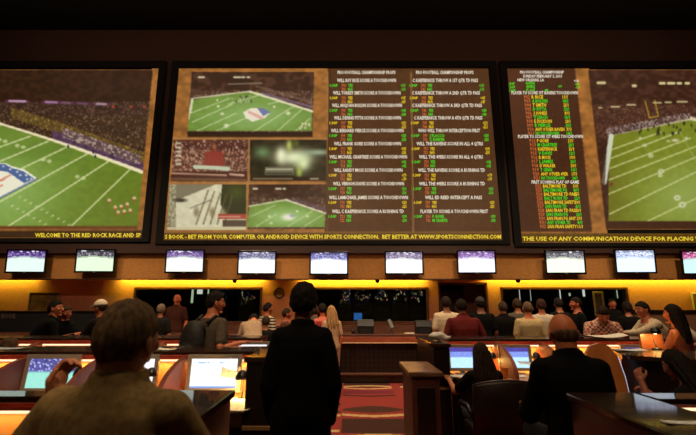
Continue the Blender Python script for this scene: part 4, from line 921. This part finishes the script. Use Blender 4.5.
def person(label, x, y, z, face, H=1.75, sit=None, lean=0, side=0, hy=0, hp=0, hr=0, skinc=(150, 95, 62), hair='short', hairc=(.012, .008, .006), top='tee', topc=(.02, .02, .02), topm=None, leg=(.012, .012, .016), b=1.0, fat=1.0, LH=None, RH=None, vox=.011, sleeve='short', cap=None, curl='open', wr=0, skirt=False, thick=.010, headk=1.0, neck=.158, nr=1.0, nape=0, group=None, hdirL=None, hdirR=None):
    """face: degrees the person turns left from looking away from the camera; LH/RH: wrist targets in the person's own frame"""
    k = H/1.75; t = thing('person', label, 'person', (x, y, z), math.radians(face), group)
    hz = (.955*k if sit is None else sit+.10*k)
    RL = Matrix.Rotation(-math.radians(lean), 3, 'X') @ Matrix.Rotation(math.radians(side), 3, 'Y'); P0 = Vector((0, 0, hz))
    if sit is not None: P0.y = 0
    def S(p): return P0+RL @ (Vector(p)*k)
    def torso(m, inf, z0=-1, z1=9, flare=0):
        R = []
        rings = [r for r in TORSO if z0 <= r[0] <= z1]
        for i, (tz, w, d_, yo) in enumerate(rings):
            w2 = (w*b+inf); d2 = (d_*(b*.5+.5)*(fat if tz < .32 else 1)+inf); q = []
            for j in range(28):
                a = 2*PI*j/28; ca, sa = math.cos(a), math.sin(a); e = .82
                q.append(S((w2*math.copysign(abs(ca)**e, ca), yo+d2*math.copysign(abs(sa)**e, sa), tz)))
            R.append(q)
        m.rings(R)
    sh = [S((s*.162*b, 0, .425)) for s in (-1, 1)]
    L1, L2 = .295*k, .262*k
    tg = [LH, RH]; els, wrs = [], []
    for i, s in enumerate((-1, 1)):
        T = Vector(tg[i]) if tg[i] is not None else sh[i]+Vector((s*.045, .07, -.53*k))
        d_ = T-sh[i]; L = min(d_.length, (L1+L2)*.985); d_.normalize(); T = sh[i]+d_*L
        a = math.acos(max(-1, min(1, (L1*L1+L*L-L2*L2)/(2*L1*L)))); pole = Vector((s*.45, -.35, -1)); pole = (pole-d_*pole.dot(d_)).normalized()
        els.append(sh[i]+d_*L1*math.cos(a)+pole*L1*math.sin(a)); wrs.append(T)
    hip = [P0+Vector((s*.088*k, 0, -.03)) for s in (-1, 1)]; kn, an = [], []
    for i, s in enumerate((-1, 1)):
        if sit is None: A_ = Vector((s*.11, -.02, .08)); K_ = (hip[i]+A_)/2+Vector((0, .015, .03))
        else: K_ = Vector((s*.13, .43*k, max(sit+.07, .40))); A_ = Vector((s*.12, .47*k, .08))
        kn.append(K_); an.append(A_)
    nb = S((0, 0, .50)); HM = Matrix.Rotation(math.radians(hy), 3, 'Z') @ Matrix.Rotation(-math.radians(hp), 3, 'X') @ Matrix.Rotation(math.radians(hr), 3, 'Y')
    Rh = (Matrix.Rotation(-math.radians(lean)*.45, 3, 'X') @ HM); hc = nb+Rh @ Vector((0, .022, neck))*k*headk
    # --- body
    m = MB(); torso(m, 0); m.cap(nb-RL @ Vector((0, 0, .06)), hc+Rh @ Vector((0, -.02, -.06)), .060*k*nr, .056*k*nr)
    for i in (0, 1):
        m.cap(sh[i]-(sh[i]-S((0, 0, .42)))*.35, sh[i], .062*k, .052*k*fat**.5); m.cap(S((0, -.01, .475)), sh[i], .05*k, .04*k); m.cap(sh[i], els[i], .050*k*fat**.5, .038*k); m.cap(els[i], wrs[i], .038*k, .026*k)
        m.cap(hip[i], kn[i], .084*k, .056*k); m.cap(kn[i], an[i], .054*k, .036*k); m.cap(an[i]-Vector((0, .02, .04)), an[i]+Vector((0, .13, -.045)), .036, .028)
    V, Fs = remesh(m, max(vox, .010), 3); mb = MB(); mb.add(V.tolist(), Fs, 0)
    hv, hf, hm = HEAD; o = len(mb.v); kk = k*headk
    mb.v += [tuple(hc+Rh @ (Vector(v)*kk)) for v in hv]; mb.f += [tuple(q+o for q in f) for f in hf]; mb.m += hm
    for i, s in enumerate((-1, 1)):
        fd = (wrs[i]-els[i]).normalized(); hd = (hdirL, hdirR)[i]
        if hd is not None: fd = Vector(hd).normalized()
        up = Vector((0, 0, 1)) if abs(fd.z) < .75 else Vector((s, 0, 0)); ax = fd.cross(up).normalized(); up = ax.cross(fd)
        hV, hF = HANDS[curl]; o = len(mb.v)
        sg = 1 if s > 0 else -1
        mb.v += [tuple(wrs[i]+(ax*(v[0]*sg)+fd*v[1]+up*v[2])*k) for v in hV]; mb.f += [tuple(q+o for q in (f if sg > 0 else f[::-1])) for f in hF]; mb.m += [0]*len(hF)
    me = bpy.data.meshes.new('body'); me.from_pydata(mb.v, [], mb.f); me.update(); me.polygons.foreach_set('material_index', mb.m); me.polygons.foreach_set('use_smooth', [True]*len(mb.f))
    for q in (skin(skinc), EYEW, EYED, LIPM): me.materials.append(q)
    link('body', me, t)
    # --- clothes
    def garment(name, m_, mt, disp=.0, v=None):
        V, Fs = remesh(m_, v or vox, 3)
        if disp:
            for q in V:
                w_ = mnoise.noise(Vector((q[0]*7, q[1]*7+3*q[2], q[2]*9)))+.6*mnoise.noise(Vector((q[0]*16+4, q[1]*16, q[2]*13-6*q[0])))
                ctr = Vector((0, 0, q[2])); dd = Vector(q)-P0; dd.z = 0
                if dd.length > 1e-4: dd.normalize(); q[0] += dd.x*w_*disp; q[1] += dd.y*w_*disp
        g = MB(); g.add(V.tolist(), Fs); return g.build(name, mt, t, True)
    if max(topc) < .045: topc = tuple(c*.4 for c in topc)
    tm = topm or mat('cloth_%d_%d_%d' % tuple(int(c*9999) for c in topc), topc, .9, var=.2, scale=50); tm.node_tree.nodes['Principled BSDF'].inputs['Specular IOR Level'].default_value = .15
    m = MB(); inf = {'tee': .012, 'jacket': .018, 'coat': .022}.get(top, .012)
    if top == 'tank': torso(m, .009, -.12, .44); 
    else:
        torso(m, inf, -.12, .545 if top != 'tee' else .50)
        for i in (0, 1):
            m.cap(sh[i]-(sh[i]-S((0, 0, .42)))*.4, sh[i], (.064+inf*.8)*k, (.053+inf*.8)*k*fat**.5); m.cap(S((0, -.01, .475)), sh[i], (.05+inf)*k, (.04+inf)*k)
            if sleeve == 'short': m.cap(sh[i], sh[i]+(els[i]-sh[i])*.72, (.054+inf)*k*fat**.5, (.046+inf)*k)
            else: m.cap(sh[i], els[i], (.052+inf)*k, (.043+inf)*k); m.cap(els[i], wrs[i]+(els[i]-wrs[i])*.05, (.042+inf)*k, (.032+inf*.6)*k)
    if top in ('jacket', 'coat'):
        for i in (0, 1): m.cap(S((-.08+.16*i, 0, -.05)), S((-.08+.16*i, 0, -.2)), .12*k, .11*k)
    nm = {'tee': 'shirt', 'tank': 'top', 'jacket': 'jacket', 'coat': 'coat', 'polo': 'shirt', 'shirt': 'shirt'}[top]
    g = garment(nm, m, tm, wr)
    if top == 'tank':
        for s in (-1, 1): MB().tube([S((s*.08, .10, .40)), S((s*.085, .05, .49)), S((s*.085, -.03, .49)), S((s*.07, -.10, .38))], .008*k, 8).build('strap', tm, g, True)
    if top in ('polo', 'shirt', 'jacket', 'coat'):
        pts = [nb+RL @ Vector((.070*math.cos(a), .066*math.sin(a)+.004, +.022+.014*(-math.sin(a))))*k for a in [2*PI*j/20+PI/2 for j in range(21)]]
        c_ = MB(); rr = .009 if top in ('polo', 'shirt') else .012; c_.tube(pts, rr*k, 8, flat=1.5); c_.build('collar', tm, g, True)
    m = MB()
    def _ring(tz, w, d_): return [S((w*math.cos(a), d_*math.sin(a), tz)) for a in [2*PI*j/24 for j in range(24)]]
    m.rings([_ring(-.10, .162*b, .118*(fat*.5+.5)), _ring(-.02, .176*b, .126*(fat*.5+.5)), _ring(.06, .160*b, .118*fat)])
    for i in (0, 1):
        m.cap(hip[i], kn[i], .096*k, .066*k); m.cap(kn[i], an[i]+Vector((0, 0, .02)), .064*k, .052*k)
    lm = mat('trousers_%d_%d_%d' % tuple(int(c*999) for c in leg), leg, .85, var=.2, scale=50); garment('trousers', m, lm, .0, max(vox, .012))
    for i in (0, 1):
        m = MB(); A_ = an[i]; R = []
        for yy, w, h in ((-.085, .018, .04), (-.075, .034, .075), (-.03, .040, .085), (.03, .042, .07), (.09, .046, .05), (.14, .040, .04), (.165, .020, .03)): R.append([A_+Vector((w*math.cos(a), yy, -.08+.006+h/2+h/2*math.sin(a))) for a in [2*PI*j/14 for j in range(14)]])
        m.rings(R); m.build('shoe', mat('shoe_black', (.012, .01, .01), .4), t, True)
    # --- hair
    def TH(p): return hc+Rh @ (Vector(p)*kk)
    hmt = mat('hair_%d_%d_%d' % tuple(int(c*999) for c in hairc), hairc, .8, var=.5, scale=60, stretch=(1, 1, .3), bump=.3); hmt.node_tree.nodes['Principled BSDF'].inputs['Specular IOR Level'].default_value = .15
    m = hair_shape(hair, random.random()*50, thick, nape)
    if hair == 'long':
        Rg = []
        for yy, zz, w, d_ in ((-.02, .03, .092, .088), (-.045, -.06, .108, .080), (-.065, -.14, .124, .072), (-.085, -.24, .138, .062), (-.09, -.34, .125, .05), (-.085, -.42, .085, .03)):
            Rg.append([(w*math.cos(a)*(1+.05*math.sin(a*9)+.06*math.sin(a*17+zz*6)), yy+d_*math.sin(a)*(1+.07*math.sin(a*11+zz*9)+.08*math.sin(a*15)), zz) for a in [2*PI*j/40 for j in range(72)]])
        m.rings(Rg)
        V, Fs = remesh(m, .007, 1); m = MB(); m.add(V.tolist(), Fs)
    m.v = [tuple(TH(v)) for v in m.v]
    if hair != 'none': m.build('hair', hmt, t, True)
    if cap:
        cc, ang = cap; m = MB(); R = []
        for i in range(9):
            a = PI/2*i/8*.97; R.append([((.088*math.cos(a))*math.cos(q), (.108*math.cos(a))*math.sin(q)-.004, .03+.102*math.sin(a)) for q in [2*PI*j/28 for j in range(28)]])
        m.rings(R); Rm = Matrix.Rotation(math.radians(ang), 3, 'Z')
        br = [[(.075*math.cos(q)*(1-.15*l), .085+.085*l*math.sin(q)**.6+.0, .038-.012*l+th) for q in [PI*(.06+.88*j/12) for j in range(13)]] for l, th in ((0, .004), (1, .0), (1, -.006), (0, -.004))]
        vs = [p for r in br for p in r]; fs = [(r*13+j, r*13+j+1, ((r+1) % 4)*13+j+1, ((r+1) % 4)*13+j) for r in range(4) for j in range(12)]; m.add(vs, fs)
        m.v = [tuple(TH(Rm @ Vector(v))) for v in m.v]; m.build('cap', cc, t, True)
    return dict(t=t, hc=hc, sh=sh, S=S, nb=nb, TH=TH, wr=wrs, el=els)
def local(x, y, z0, face, px, py, D):
    p = wp(px, py, D); a = -math.radians(face); dx, dy = p.x-x, p.y-y
    return (dx*math.cos(a)-dy*math.sin(a), dx*math.sin(a)+dy*math.cos(a), p.z-z0)
def wat(px, D): return xat(px, D, 1.45)
EARTH = (.10, .068, .040)
# ---- near figures
xf = xat(122, 1.30, 1.5)-.01
r = person('person in an olive shirt with short brown hair seated nearest, left hand raised', xf, 1.30, .306, -10, 1.72, sit=.475, lean=2, hy=-5, skinc=(150, 92, 62), hair='short', hairc=(.12, .07, .033), top='polo', topc=(.32, .20, .075), sleeve='short', vox=.008, b=1.10, fat=1.08, thick=.009, wr=.006, neck=.128, nr=1.2, headk=1.0, nape=.16, LH=local(xf, 1.30, .306, -10, 52, 396, 1.50), RH=(.28, .40, .60), curl='curl', hdirL=(.05, .3, 1))
stool(xf, 1.30, .30, .49, 'round stool under the seated person in the olive shirt')
xs_ = xat(303, 2.9, 1.6)
person('person in a black jacket standing in the aisle with arms at the sides', xs_, 2.9, .006, 2, 1.75, hy=-10, skinc=(120, 75, 55), hair='full', hairc=(.010, .007, .005), top='coat', topc=(.006, .005, .0045), sleeve='long', vox=.009, b=.84, thick=.015, wr=.007)
xb = xat(561, 2.72, 1.5)+.05
person('bald person in a black jacket seated beside the rounded divider', xb, 2.72, .306, -3, 1.76, sit=.375, lean=7, hy=-4, hp=8, skinc=(178, 98, 56), hair='bald', hairc=(.16, .09, .05), neck=.140, nr=1.15, top='jacket', topc=(.007, .0065, .005), sleeve='long', vox=.009, b=1.04, fat=1.1, thick=.006, wr=.007, headk=1.05, LH=(-.18, .38, .62), RH=(.2, .38, .62))
stool(xb, 2.72, .30, .41, 'round stool under the bald seated person')
xg = xat(485.5, 4.40, 1.0)
person('person with long dark hair seated in the right row facing a monitor', xg, 4.40, .006, 4, 1.60, sit=.42, lean=8, hp=5, skinc=(165, 105, 72), hair='long', hairc=(.028, .013, .008), top='tee', topc=(.02, .014, .012), sleeve='short', vox=.010, b=.90, LH=(-.24, .45, .80), RH=(.16, .45, .80))
chair(xg+.04, 4.30, .006, 2, 'dark chair under the long haired person in the right row')
xw = xat(680, 5.2, 1.4)
person('person with long dark hair and bare shoulders at the right edge', xw, 5.2, .006, 32, 1.68, sit=.76, lean=4, hy=8, skinc=(190, 105, 62), hair='long', hairc=(.010, .006, .004), top='tank', topc=(.12, .03, .02), vox=.010, b=.86, LH=(-.1, .38, 1.05), RH=(.15, .36, 1.05))
stool(xw, 5.2, 0, .74, 'round stool under the bare shouldered person at the right edge')
xk = xat(708, 3.35, 1.1)
person('person in dark clothes seated low in front of the bare shouldered one', xk, 3.38, .006, 30, 1.62, sit=.46, lean=14, hp=16, skinc=(130, 72, 48), hair='long', hairc=(.010, .006, .004), top='tee', topc=(.012, .008, .008), sleeve='short', vox=.010, b=.9, LH=(-.24, .34, 1.00), RH=(.05, .42, .86), curl='curl')
stool(xk, 3.38, 0, .45, 'round stool under the low seated person at the right edge')
# ---- mid figures
r = person('person in a grey tee wearing a black backpack behind the second left row', wat(207, 4.80), 4.80, .006, -28, 1.77, hy=-32, skinc=(185, 110, 78), hair='full', hairc=(.014, .009, .006), top='tee', topc=(.10, .075, .052), sleeve='short', vox=.010, b=1.02, LH=(-.3, .2, .9), RH=(.30, .20, 1.18), wr=.004, lean=8)
BP = r
def backpack(r):
    t = thing('backpack', 'black backpack with a grey strap patch on the grey tee wearer', 'backpack', r['t'].location, math.radians(-28)); S = r['S']
    m = MB(); m.ell(S((0, -.22, .20)), (.16, .10, .24)); m.ell(S((0, -.26, .10)), (.13, .08, .13)); m.ell(S((0, -.2, .36)), (.12, .08, .08))
    V, Fs = remesh(m, .014, 3); g = MB(); g.add(V.tolist(), Fs); bg = mat('backpack_nylon', (.014, .012, .010), .7, var=.3, bump=.3); g.build('bag', bg, t, True)
    for s in (-1, 1):
        P = [S((s*.09, -.15, .42)), S((s*.10, -.05, .512)), S((s*.11, .08, .47)), S((s*.12, .145, .34)), S((s*.155, .13, .18)), S((s*.175, .0, .1)), S((s*.13, -.14, .08))]
        MB().tube(P, .020, 8, flat=.45).build('strap', bg, t, True)
    MB().tube([S((-.02, -.17, .44)), S((0, -.19, .475)), S((.02, -.17, .44))], .007, 6).build('carry_handle', bg, t, True)
    m = MB(); m.ell(S((0, -.335, .10)), (.10, .02, .07)); m.build('front_pocket', mat('grey_nylon', (.05, .045, .038), .7), t, True)
backpack(r)
person('dark haired person in black leaning on the far left row, face turned right', wat(38, 6.35), 6.3, .006, -50, 1.73, lean=26, hy=-30, hp=-14, skinc=(175, 100, 68), hair='short', hairc=(.010, .007, .005), top='jacket', topc=(.006, .006, .007), sleeve='long', b=1.15, fat=1.1, RH=(.15, .48, 1.15), LH=(-.1, .48, 1.14))
person('person in black with a reddish face beside the dark haired one on the left', wat(60, 6.85), 6.85, .006, -115, 1.62, lean=14, hy=4, hr=0, skinc=(150, 82, 52), hair='thin', hairc=(.05, .026, .014), top='jacket', topc=(.006, .007, .009), sleeve='long', RH=(.12, .45, 1.14), LH=(-.14, .45, 1.13))
person('person in a white peaked cap turned left, behind the head of the olive shirt', wat(106, 6.5), 6.5, .006, 80, 1.70, lean=8, hy=0, hp=4, skinc=(170, 98, 64), hair='short', hairc=(.03, .02, .012), top='tee', topc=(.03, .02, .018), sleeve='short', cap=(mat('white_cap', (.75, .62, .45), .8, var=.05), 0), LH=(-.15, .45, 1.14), RH=(.12, .45, 1.14))
person('low seated person with brown hair at the left edge behind the rail', wat(12, 4.85), 4.85, .006, -10, 1.60, sit=.44, hp=0, skinc=(150, 90, 60), hair='short', hairc=(.09, .05, .028), top='tee', topc=(.015, .01, .01))
stool(wat(12, 4.85), 4.85, 0, .43, 'round stool under the low seated brown haired person at the left edge')
person('person in a maroon shirt leaning over the right row beside the napkin', wat(464, 6.5), 6.42, .006, 6, 1.72, lean=14, hp=2, hy=-14, skinc=(140, 86, 54), hair='short', hairc=(.02, .012, .008), top='polo', topc=(.16, .018, .018), sleeve='short', b=1.22, fat=1.1, LH=(-.32, .30, 1.02), RH=(.34, .28, 1.0), wr=.004)
plaid = mat('checked_shirt', (.6, .3, .25), .85, var=0); nt = plaid.node_tree; tc = nt.nodes.new('ShaderNodeTexCoord'); ck = nt.nodes.new('ShaderNodeTexChecker'); ck.inputs['Scale'].default_value = 30; ck.inputs[1].default_value = (.72, .50, .38, 1); ck.inputs[2].default_value = (.34, .075, .055, 1)
nt.links.new(tc.outputs['Object'], ck.inputs[0]); nt.links.new(ck.outputs[0], nt.nodes['Principled BSDF'].inputs['Base Color'])
person('person in a red and white checked shirt bending over an open newspaper', wat(601, 6.4), 6.52, .006, 168, 1.70, lean=26, hp=30, hy=-8, skinc=(170, 92, 60), hair='short', hairc=(.022, .012, .008), top='shirt', topm=plaid, sleeve='long', b=1.15, LH=(-.2, .46, 1.17), RH=(.16, .48, 1.17), wr=.003)
person('person in a cream shirt leaning over the rail with an arm stretched left', wat(671, 6.35), 6.55, .006, 84, 1.72, lean=26, hp=-4, hy=6, skinc=(165, 95, 62), hair='short', hairc=(.014, .009, .006), top='tee', topc=(.62, .50, .34), sleeve='long', b=1.2, fat=1.25, LH=(-.16, .78, 1.16), RH=(.10, .62, 1.15), wr=.004)
person('person in a pale shirt with an elbow out at the right picture edge', wat(697, 6.4), 6.6, .006, 60, 1.60, lean=12, skinc=(165, 95, 62), hair='short', hairc=(.014, .009, .006), top='tee', topc=(.60, .50, .36), LH=(-.25, .1, .95), RH=(.3, .05, 1.0))
# ---- queue in front of the betting counter and clerks behind it
def q(label, px, D, H, face, **kw):
    kw.setdefault('vox', .013); person(label, wat(px, D), D, kw.pop('z', .006), face, H, **kw)
q('balding clerk in a brown shirt standing behind the betting counter', 176.5, 10.32, 1.80, 178, z=.08, skinc=(170, 92, 62), hair='bald', hairc=(.06, .04, .03), thick=.005, topc=(.07, .022, .014), top='polo', b=1.08)
q('grey haired person in a dark patterned top facing the brown shirted clerk', 160.5, 8.5, 1.63, 5, hairc=(.20, .15, .11), hair='full', topc=(.035, .03, .028), b=.92)
q('person in a pale top bending forward with dark straps across the back', 254, 7.4, 1.74, 12, lean=46, hp=48, skinc=(180, 110, 74), topc=(.48, .33, .21), hairc=(.015, .01, .008), hair='short', b=1.05, LH=(-.2, .55, .85), RH=(.2, .55, .85))
q('person in dark clothes with a camera strap beside the pale bending one', 266, 7.6, 1.42, -8, topc=(.03, .024, .02), hairc=(.05, .035, .025), hair='full')
stripe = mat('striped_shirt', (.5, .4, .3), .85, var=0); nt = stripe.node_tree; tc = nt.nodes.new('ShaderNodeTexCoord'); wv = nt.nodes.new('ShaderNodeTexWave'); wv.bands_direction = 'Z'; wv.inputs['Scale'].default_value = 5.5; rp = nt.nodes.new('ShaderNodeValToRGB'); rp.color_ramp.interpolation = 'CONSTANT'
rp.color_ramp.elements[0].color = (.60, .50, .34, 1); rp.color_ramp.elements[1].color = (.03, .03, .035, 1); rp.color_ramp.elements[1].position = .5
nt.links.new(tc.outputs['Object'], wv.inputs[0]); nt.links.new(wv.outputs[0], rp.inputs[0]); nt.links.new(rp.outputs[0], nt.nodes['Principled BSDF'].inputs['Base Color'])
q('dark haired person in a cream and black striped shirt below the clock', 267, 8.6, 1.66, -35, hy=-20, topm=stripe, hairc=(.010, .008, .006), skinc=(165, 92, 60))
q('person with a reddish face just left of the standing black jacket', 286, 8.4, 1.55, -70, topc=(.10, .04, .025), hairc=(.03, .018, .012), skinc=(165, 88, 58))
q('person in a grey hooded top just right of the standing black jacket', 315, 8.7, 1.60, -10, topc=(.12, .10, .085), top='jacket', hairc=(.03, .02, .015), sleeve='long')
q('dark haired person in a sleeveless red top in the queue', 322.5, 8.45, 1.64, 12, top='tank', topc=(.42, .05, .045), hairc=(.02, .013, .010), hair='full', skinc=(185, 92, 66), b=.9)
q('blond person in a pale dress beside the one in the red top', 332, 8.0, 1.60, 22, lean=2, hair='long', hairc=(.42, .24, .10), top='tee', topc=(.62, .40, .24), skinc=(200, 130, 88), b=.86, leg=(.55, .36, .22))
q('person in a white shirt standing by the doorway', 446.5, 7.9, 1.77, 4, topc=(.62, .50, .34), hairc=(.020, .012, .008), skinc=(120, 72, 48), b=1.08, hy=-10, wr=.004)
q('person in a dark cap and black shirt in the doorway', 481, 7.9, 1.76, -6, topc=(.005, .005, .005), hairc=(.010, .008, .006), skinc=(95, 55, 38), cap=(mat('dark_cap', (.016, .014, .014), .8), 0), b=1.08)
q('person with cropped hair in a dark brown jacket left of the bright strips', 503.5, 8.0, 1.68, 4, topc=(.010, .007, .006), hairc=(.05, .030, .018), hair='thin', thick=.006, skinc=(130, 78, 52), b=1.04, top='jacket', sleeve='long')
q('person with wavy brown hair half hidden behind the pale shirt', 518, 8.8, 1.74, -4, topc=(.10, .085, .06), hairc=(.05, .028, .016), hair='full')
q('balding person in a pale yellow shirt in the queue', 528.5, 7.2, 1.67, -5, topc=(.58, .44, .22), hairc=(.14, .085, .05), hair='thin', thick=.005, skinc=(180, 105, 66), b=1.12, wr=.004)
q('person in white with dark reddish hair right of the pale yellow shirt', 542, 8.1, 1.72, -12, topc=(.60, .52, .40), hairc=(.045, .020, .013), hair='full', skinc=(160, 92, 62))
q('person with dark hair standing above the bald seated one', 559.5, 8.9, 1.76, 0, topc=(.02, .02, .022), hairc=(.018, .015, .013))
q('person in black seen in profile facing left between the windows strips', 578, 8.2, 1.76, 80, topc=(.010, .010, .012), hairc=(.014, .009, .007), skinc=(165, 88, 60), sleeve='long', b=1.08)
q('clerk in a black suit and white collar behind the counter on the right', 613, 10.35, 1.72, 172, z=.05, top='jacket', topc=(.012, .012, .014), sleeve='long', hairc=(.014, .010, .008), skinc=(150, 84, 60))
q('person with bushy dark hair at the right end of the right window', 628, 9.0, 1.66, -10, topc=(.010, .008, .008), hairc=(.012, .008, .006), hair='full', thick=.022)
# ================================================================== LIGHTS
COVE = (1, .88, .05)
def cove(px0, px1, e):
    x0, x1 = xat(px0, 10.6, 2.3), xat(px1, 10.6, 2.3)
    area('cove_light', ((x0+x1)/2, 10.84, 2.37), (math.radians(40), 0, 0), x1-x0, .08, e*(x1-x0), COVE, 130)
cove(-70, 28, 4.6); cove(112, 262, 7.5); cove(300, 428, 8); cove(489, 760, 6.5)
def spot(x, y, z, tx, ty, tz, e, ang, col=(1, .72, .45), blend=.8, size=.15):
    l = bpy.data.lights.new('unseen_spot', 'SPOT'); l.energy = e; l.spot_size = math.radians(ang); l.spot_blend = blend; l.color = col; l.shadow_soft_size = size  # unseen spots, many put in only to brighten one area
    o = bpy.data.objects.new('unseen_spot', l); COL.objects.link(o); o.location = (x, y, z); d_ = Vector((tx-x, ty-y, tz-z)); o.rotation_euler = d_.to_track_quat('-Z', 'Y').to_euler()
for x in (-7, -3.6, 0, 3.6, 7): spot(x, 3.4, 8.6, x*1.02, 9.6, 1.6, 1100, 46)
for x in (-4.5, -1.2, 1.6, 4.6): spot(x, 6.8, 8.6, x, 7.2, 0, 700, 60)
spot(-1.0, .4, 6, -1.3, 1.6, .8, 90, 60, (1, .8, .5)); spot(1.6, 5.2, 8, 1.7, 2.2, 1.2, 90, 40)
area('added_wall_fill', (0, 7.0, 8.5), (math.radians(62), 0, 0), 18, .5, 55, (1, .62, .42))  # unseen wash added to lift the dark upper wall
for x, e_ in ((-3.2, 600), (-1.2, 600), (1.6, 380), (4.0, 380)): spot(x*.6, -.5, 7.6, x, 4.7, .9, e_, 32, (1, .70, .42))  # added high behind the camera to brighten the carrel fronts
for x in (-6.5, -3, 0, 3, 6.5): spot(x*.8, -2, 6.6, x, 11, 1.6, 620, 20, (1, .60, .40))  # put in low enough to reach the back wall under the ledge
spot(-.2, -.6, 4.2, wp(58, 378, 1.55).x, 1.52, 1.38, 300, 9, (1, .74, .5))  # narrow beam added just for the raised hand
spot(1.5, 1.9, 5.5, wp(682, 415, 1.93).x, 1.93, 1.15, 160, 5, (1, .85, .65))  # tight beam added to make the end panel sheet bright
area('ceiling_fill', (0, 3, 8.4), (0, 0, 0), 8, 6, 130, (1, .75, .5))
w = bpy.data.worlds.new('room_dark'); SC.world = w; w.use_nodes = True; w.node_tree.nodes['Background'].inputs[0].default_value = (.012, .007, .004, 1); w.node_tree.nodes['Background'].inputs[1].default_value = 1
# ================================================================== CAMERA
cd = bpy.data.cameras.new('camera'); cam = bpy.data.objects.new('camera', cd); COL.objects.link(cam); SC.camera = cam
cam.location = (0, 0, CAMZ); cam.rotation_euler = (PI/2+PITCH, 0, 0); cd.sensor_width = 36; cd.lens = 36*F/696; cd.clip_start = .05; cd.clip_end = 60
cd.dof.use_dof = True; cd.dof.focus_distance = 9.9; cd.dof.aperture_fstop = 3.2
SC.view_settings.view_transform = 'Standard'; SC.view_settings.look = 'None'; SC.view_settings.exposure = 0; SC.view_settings.gamma = 1
SC.cycles.use_denoising = True; SC.cycles.max_bounces = 6
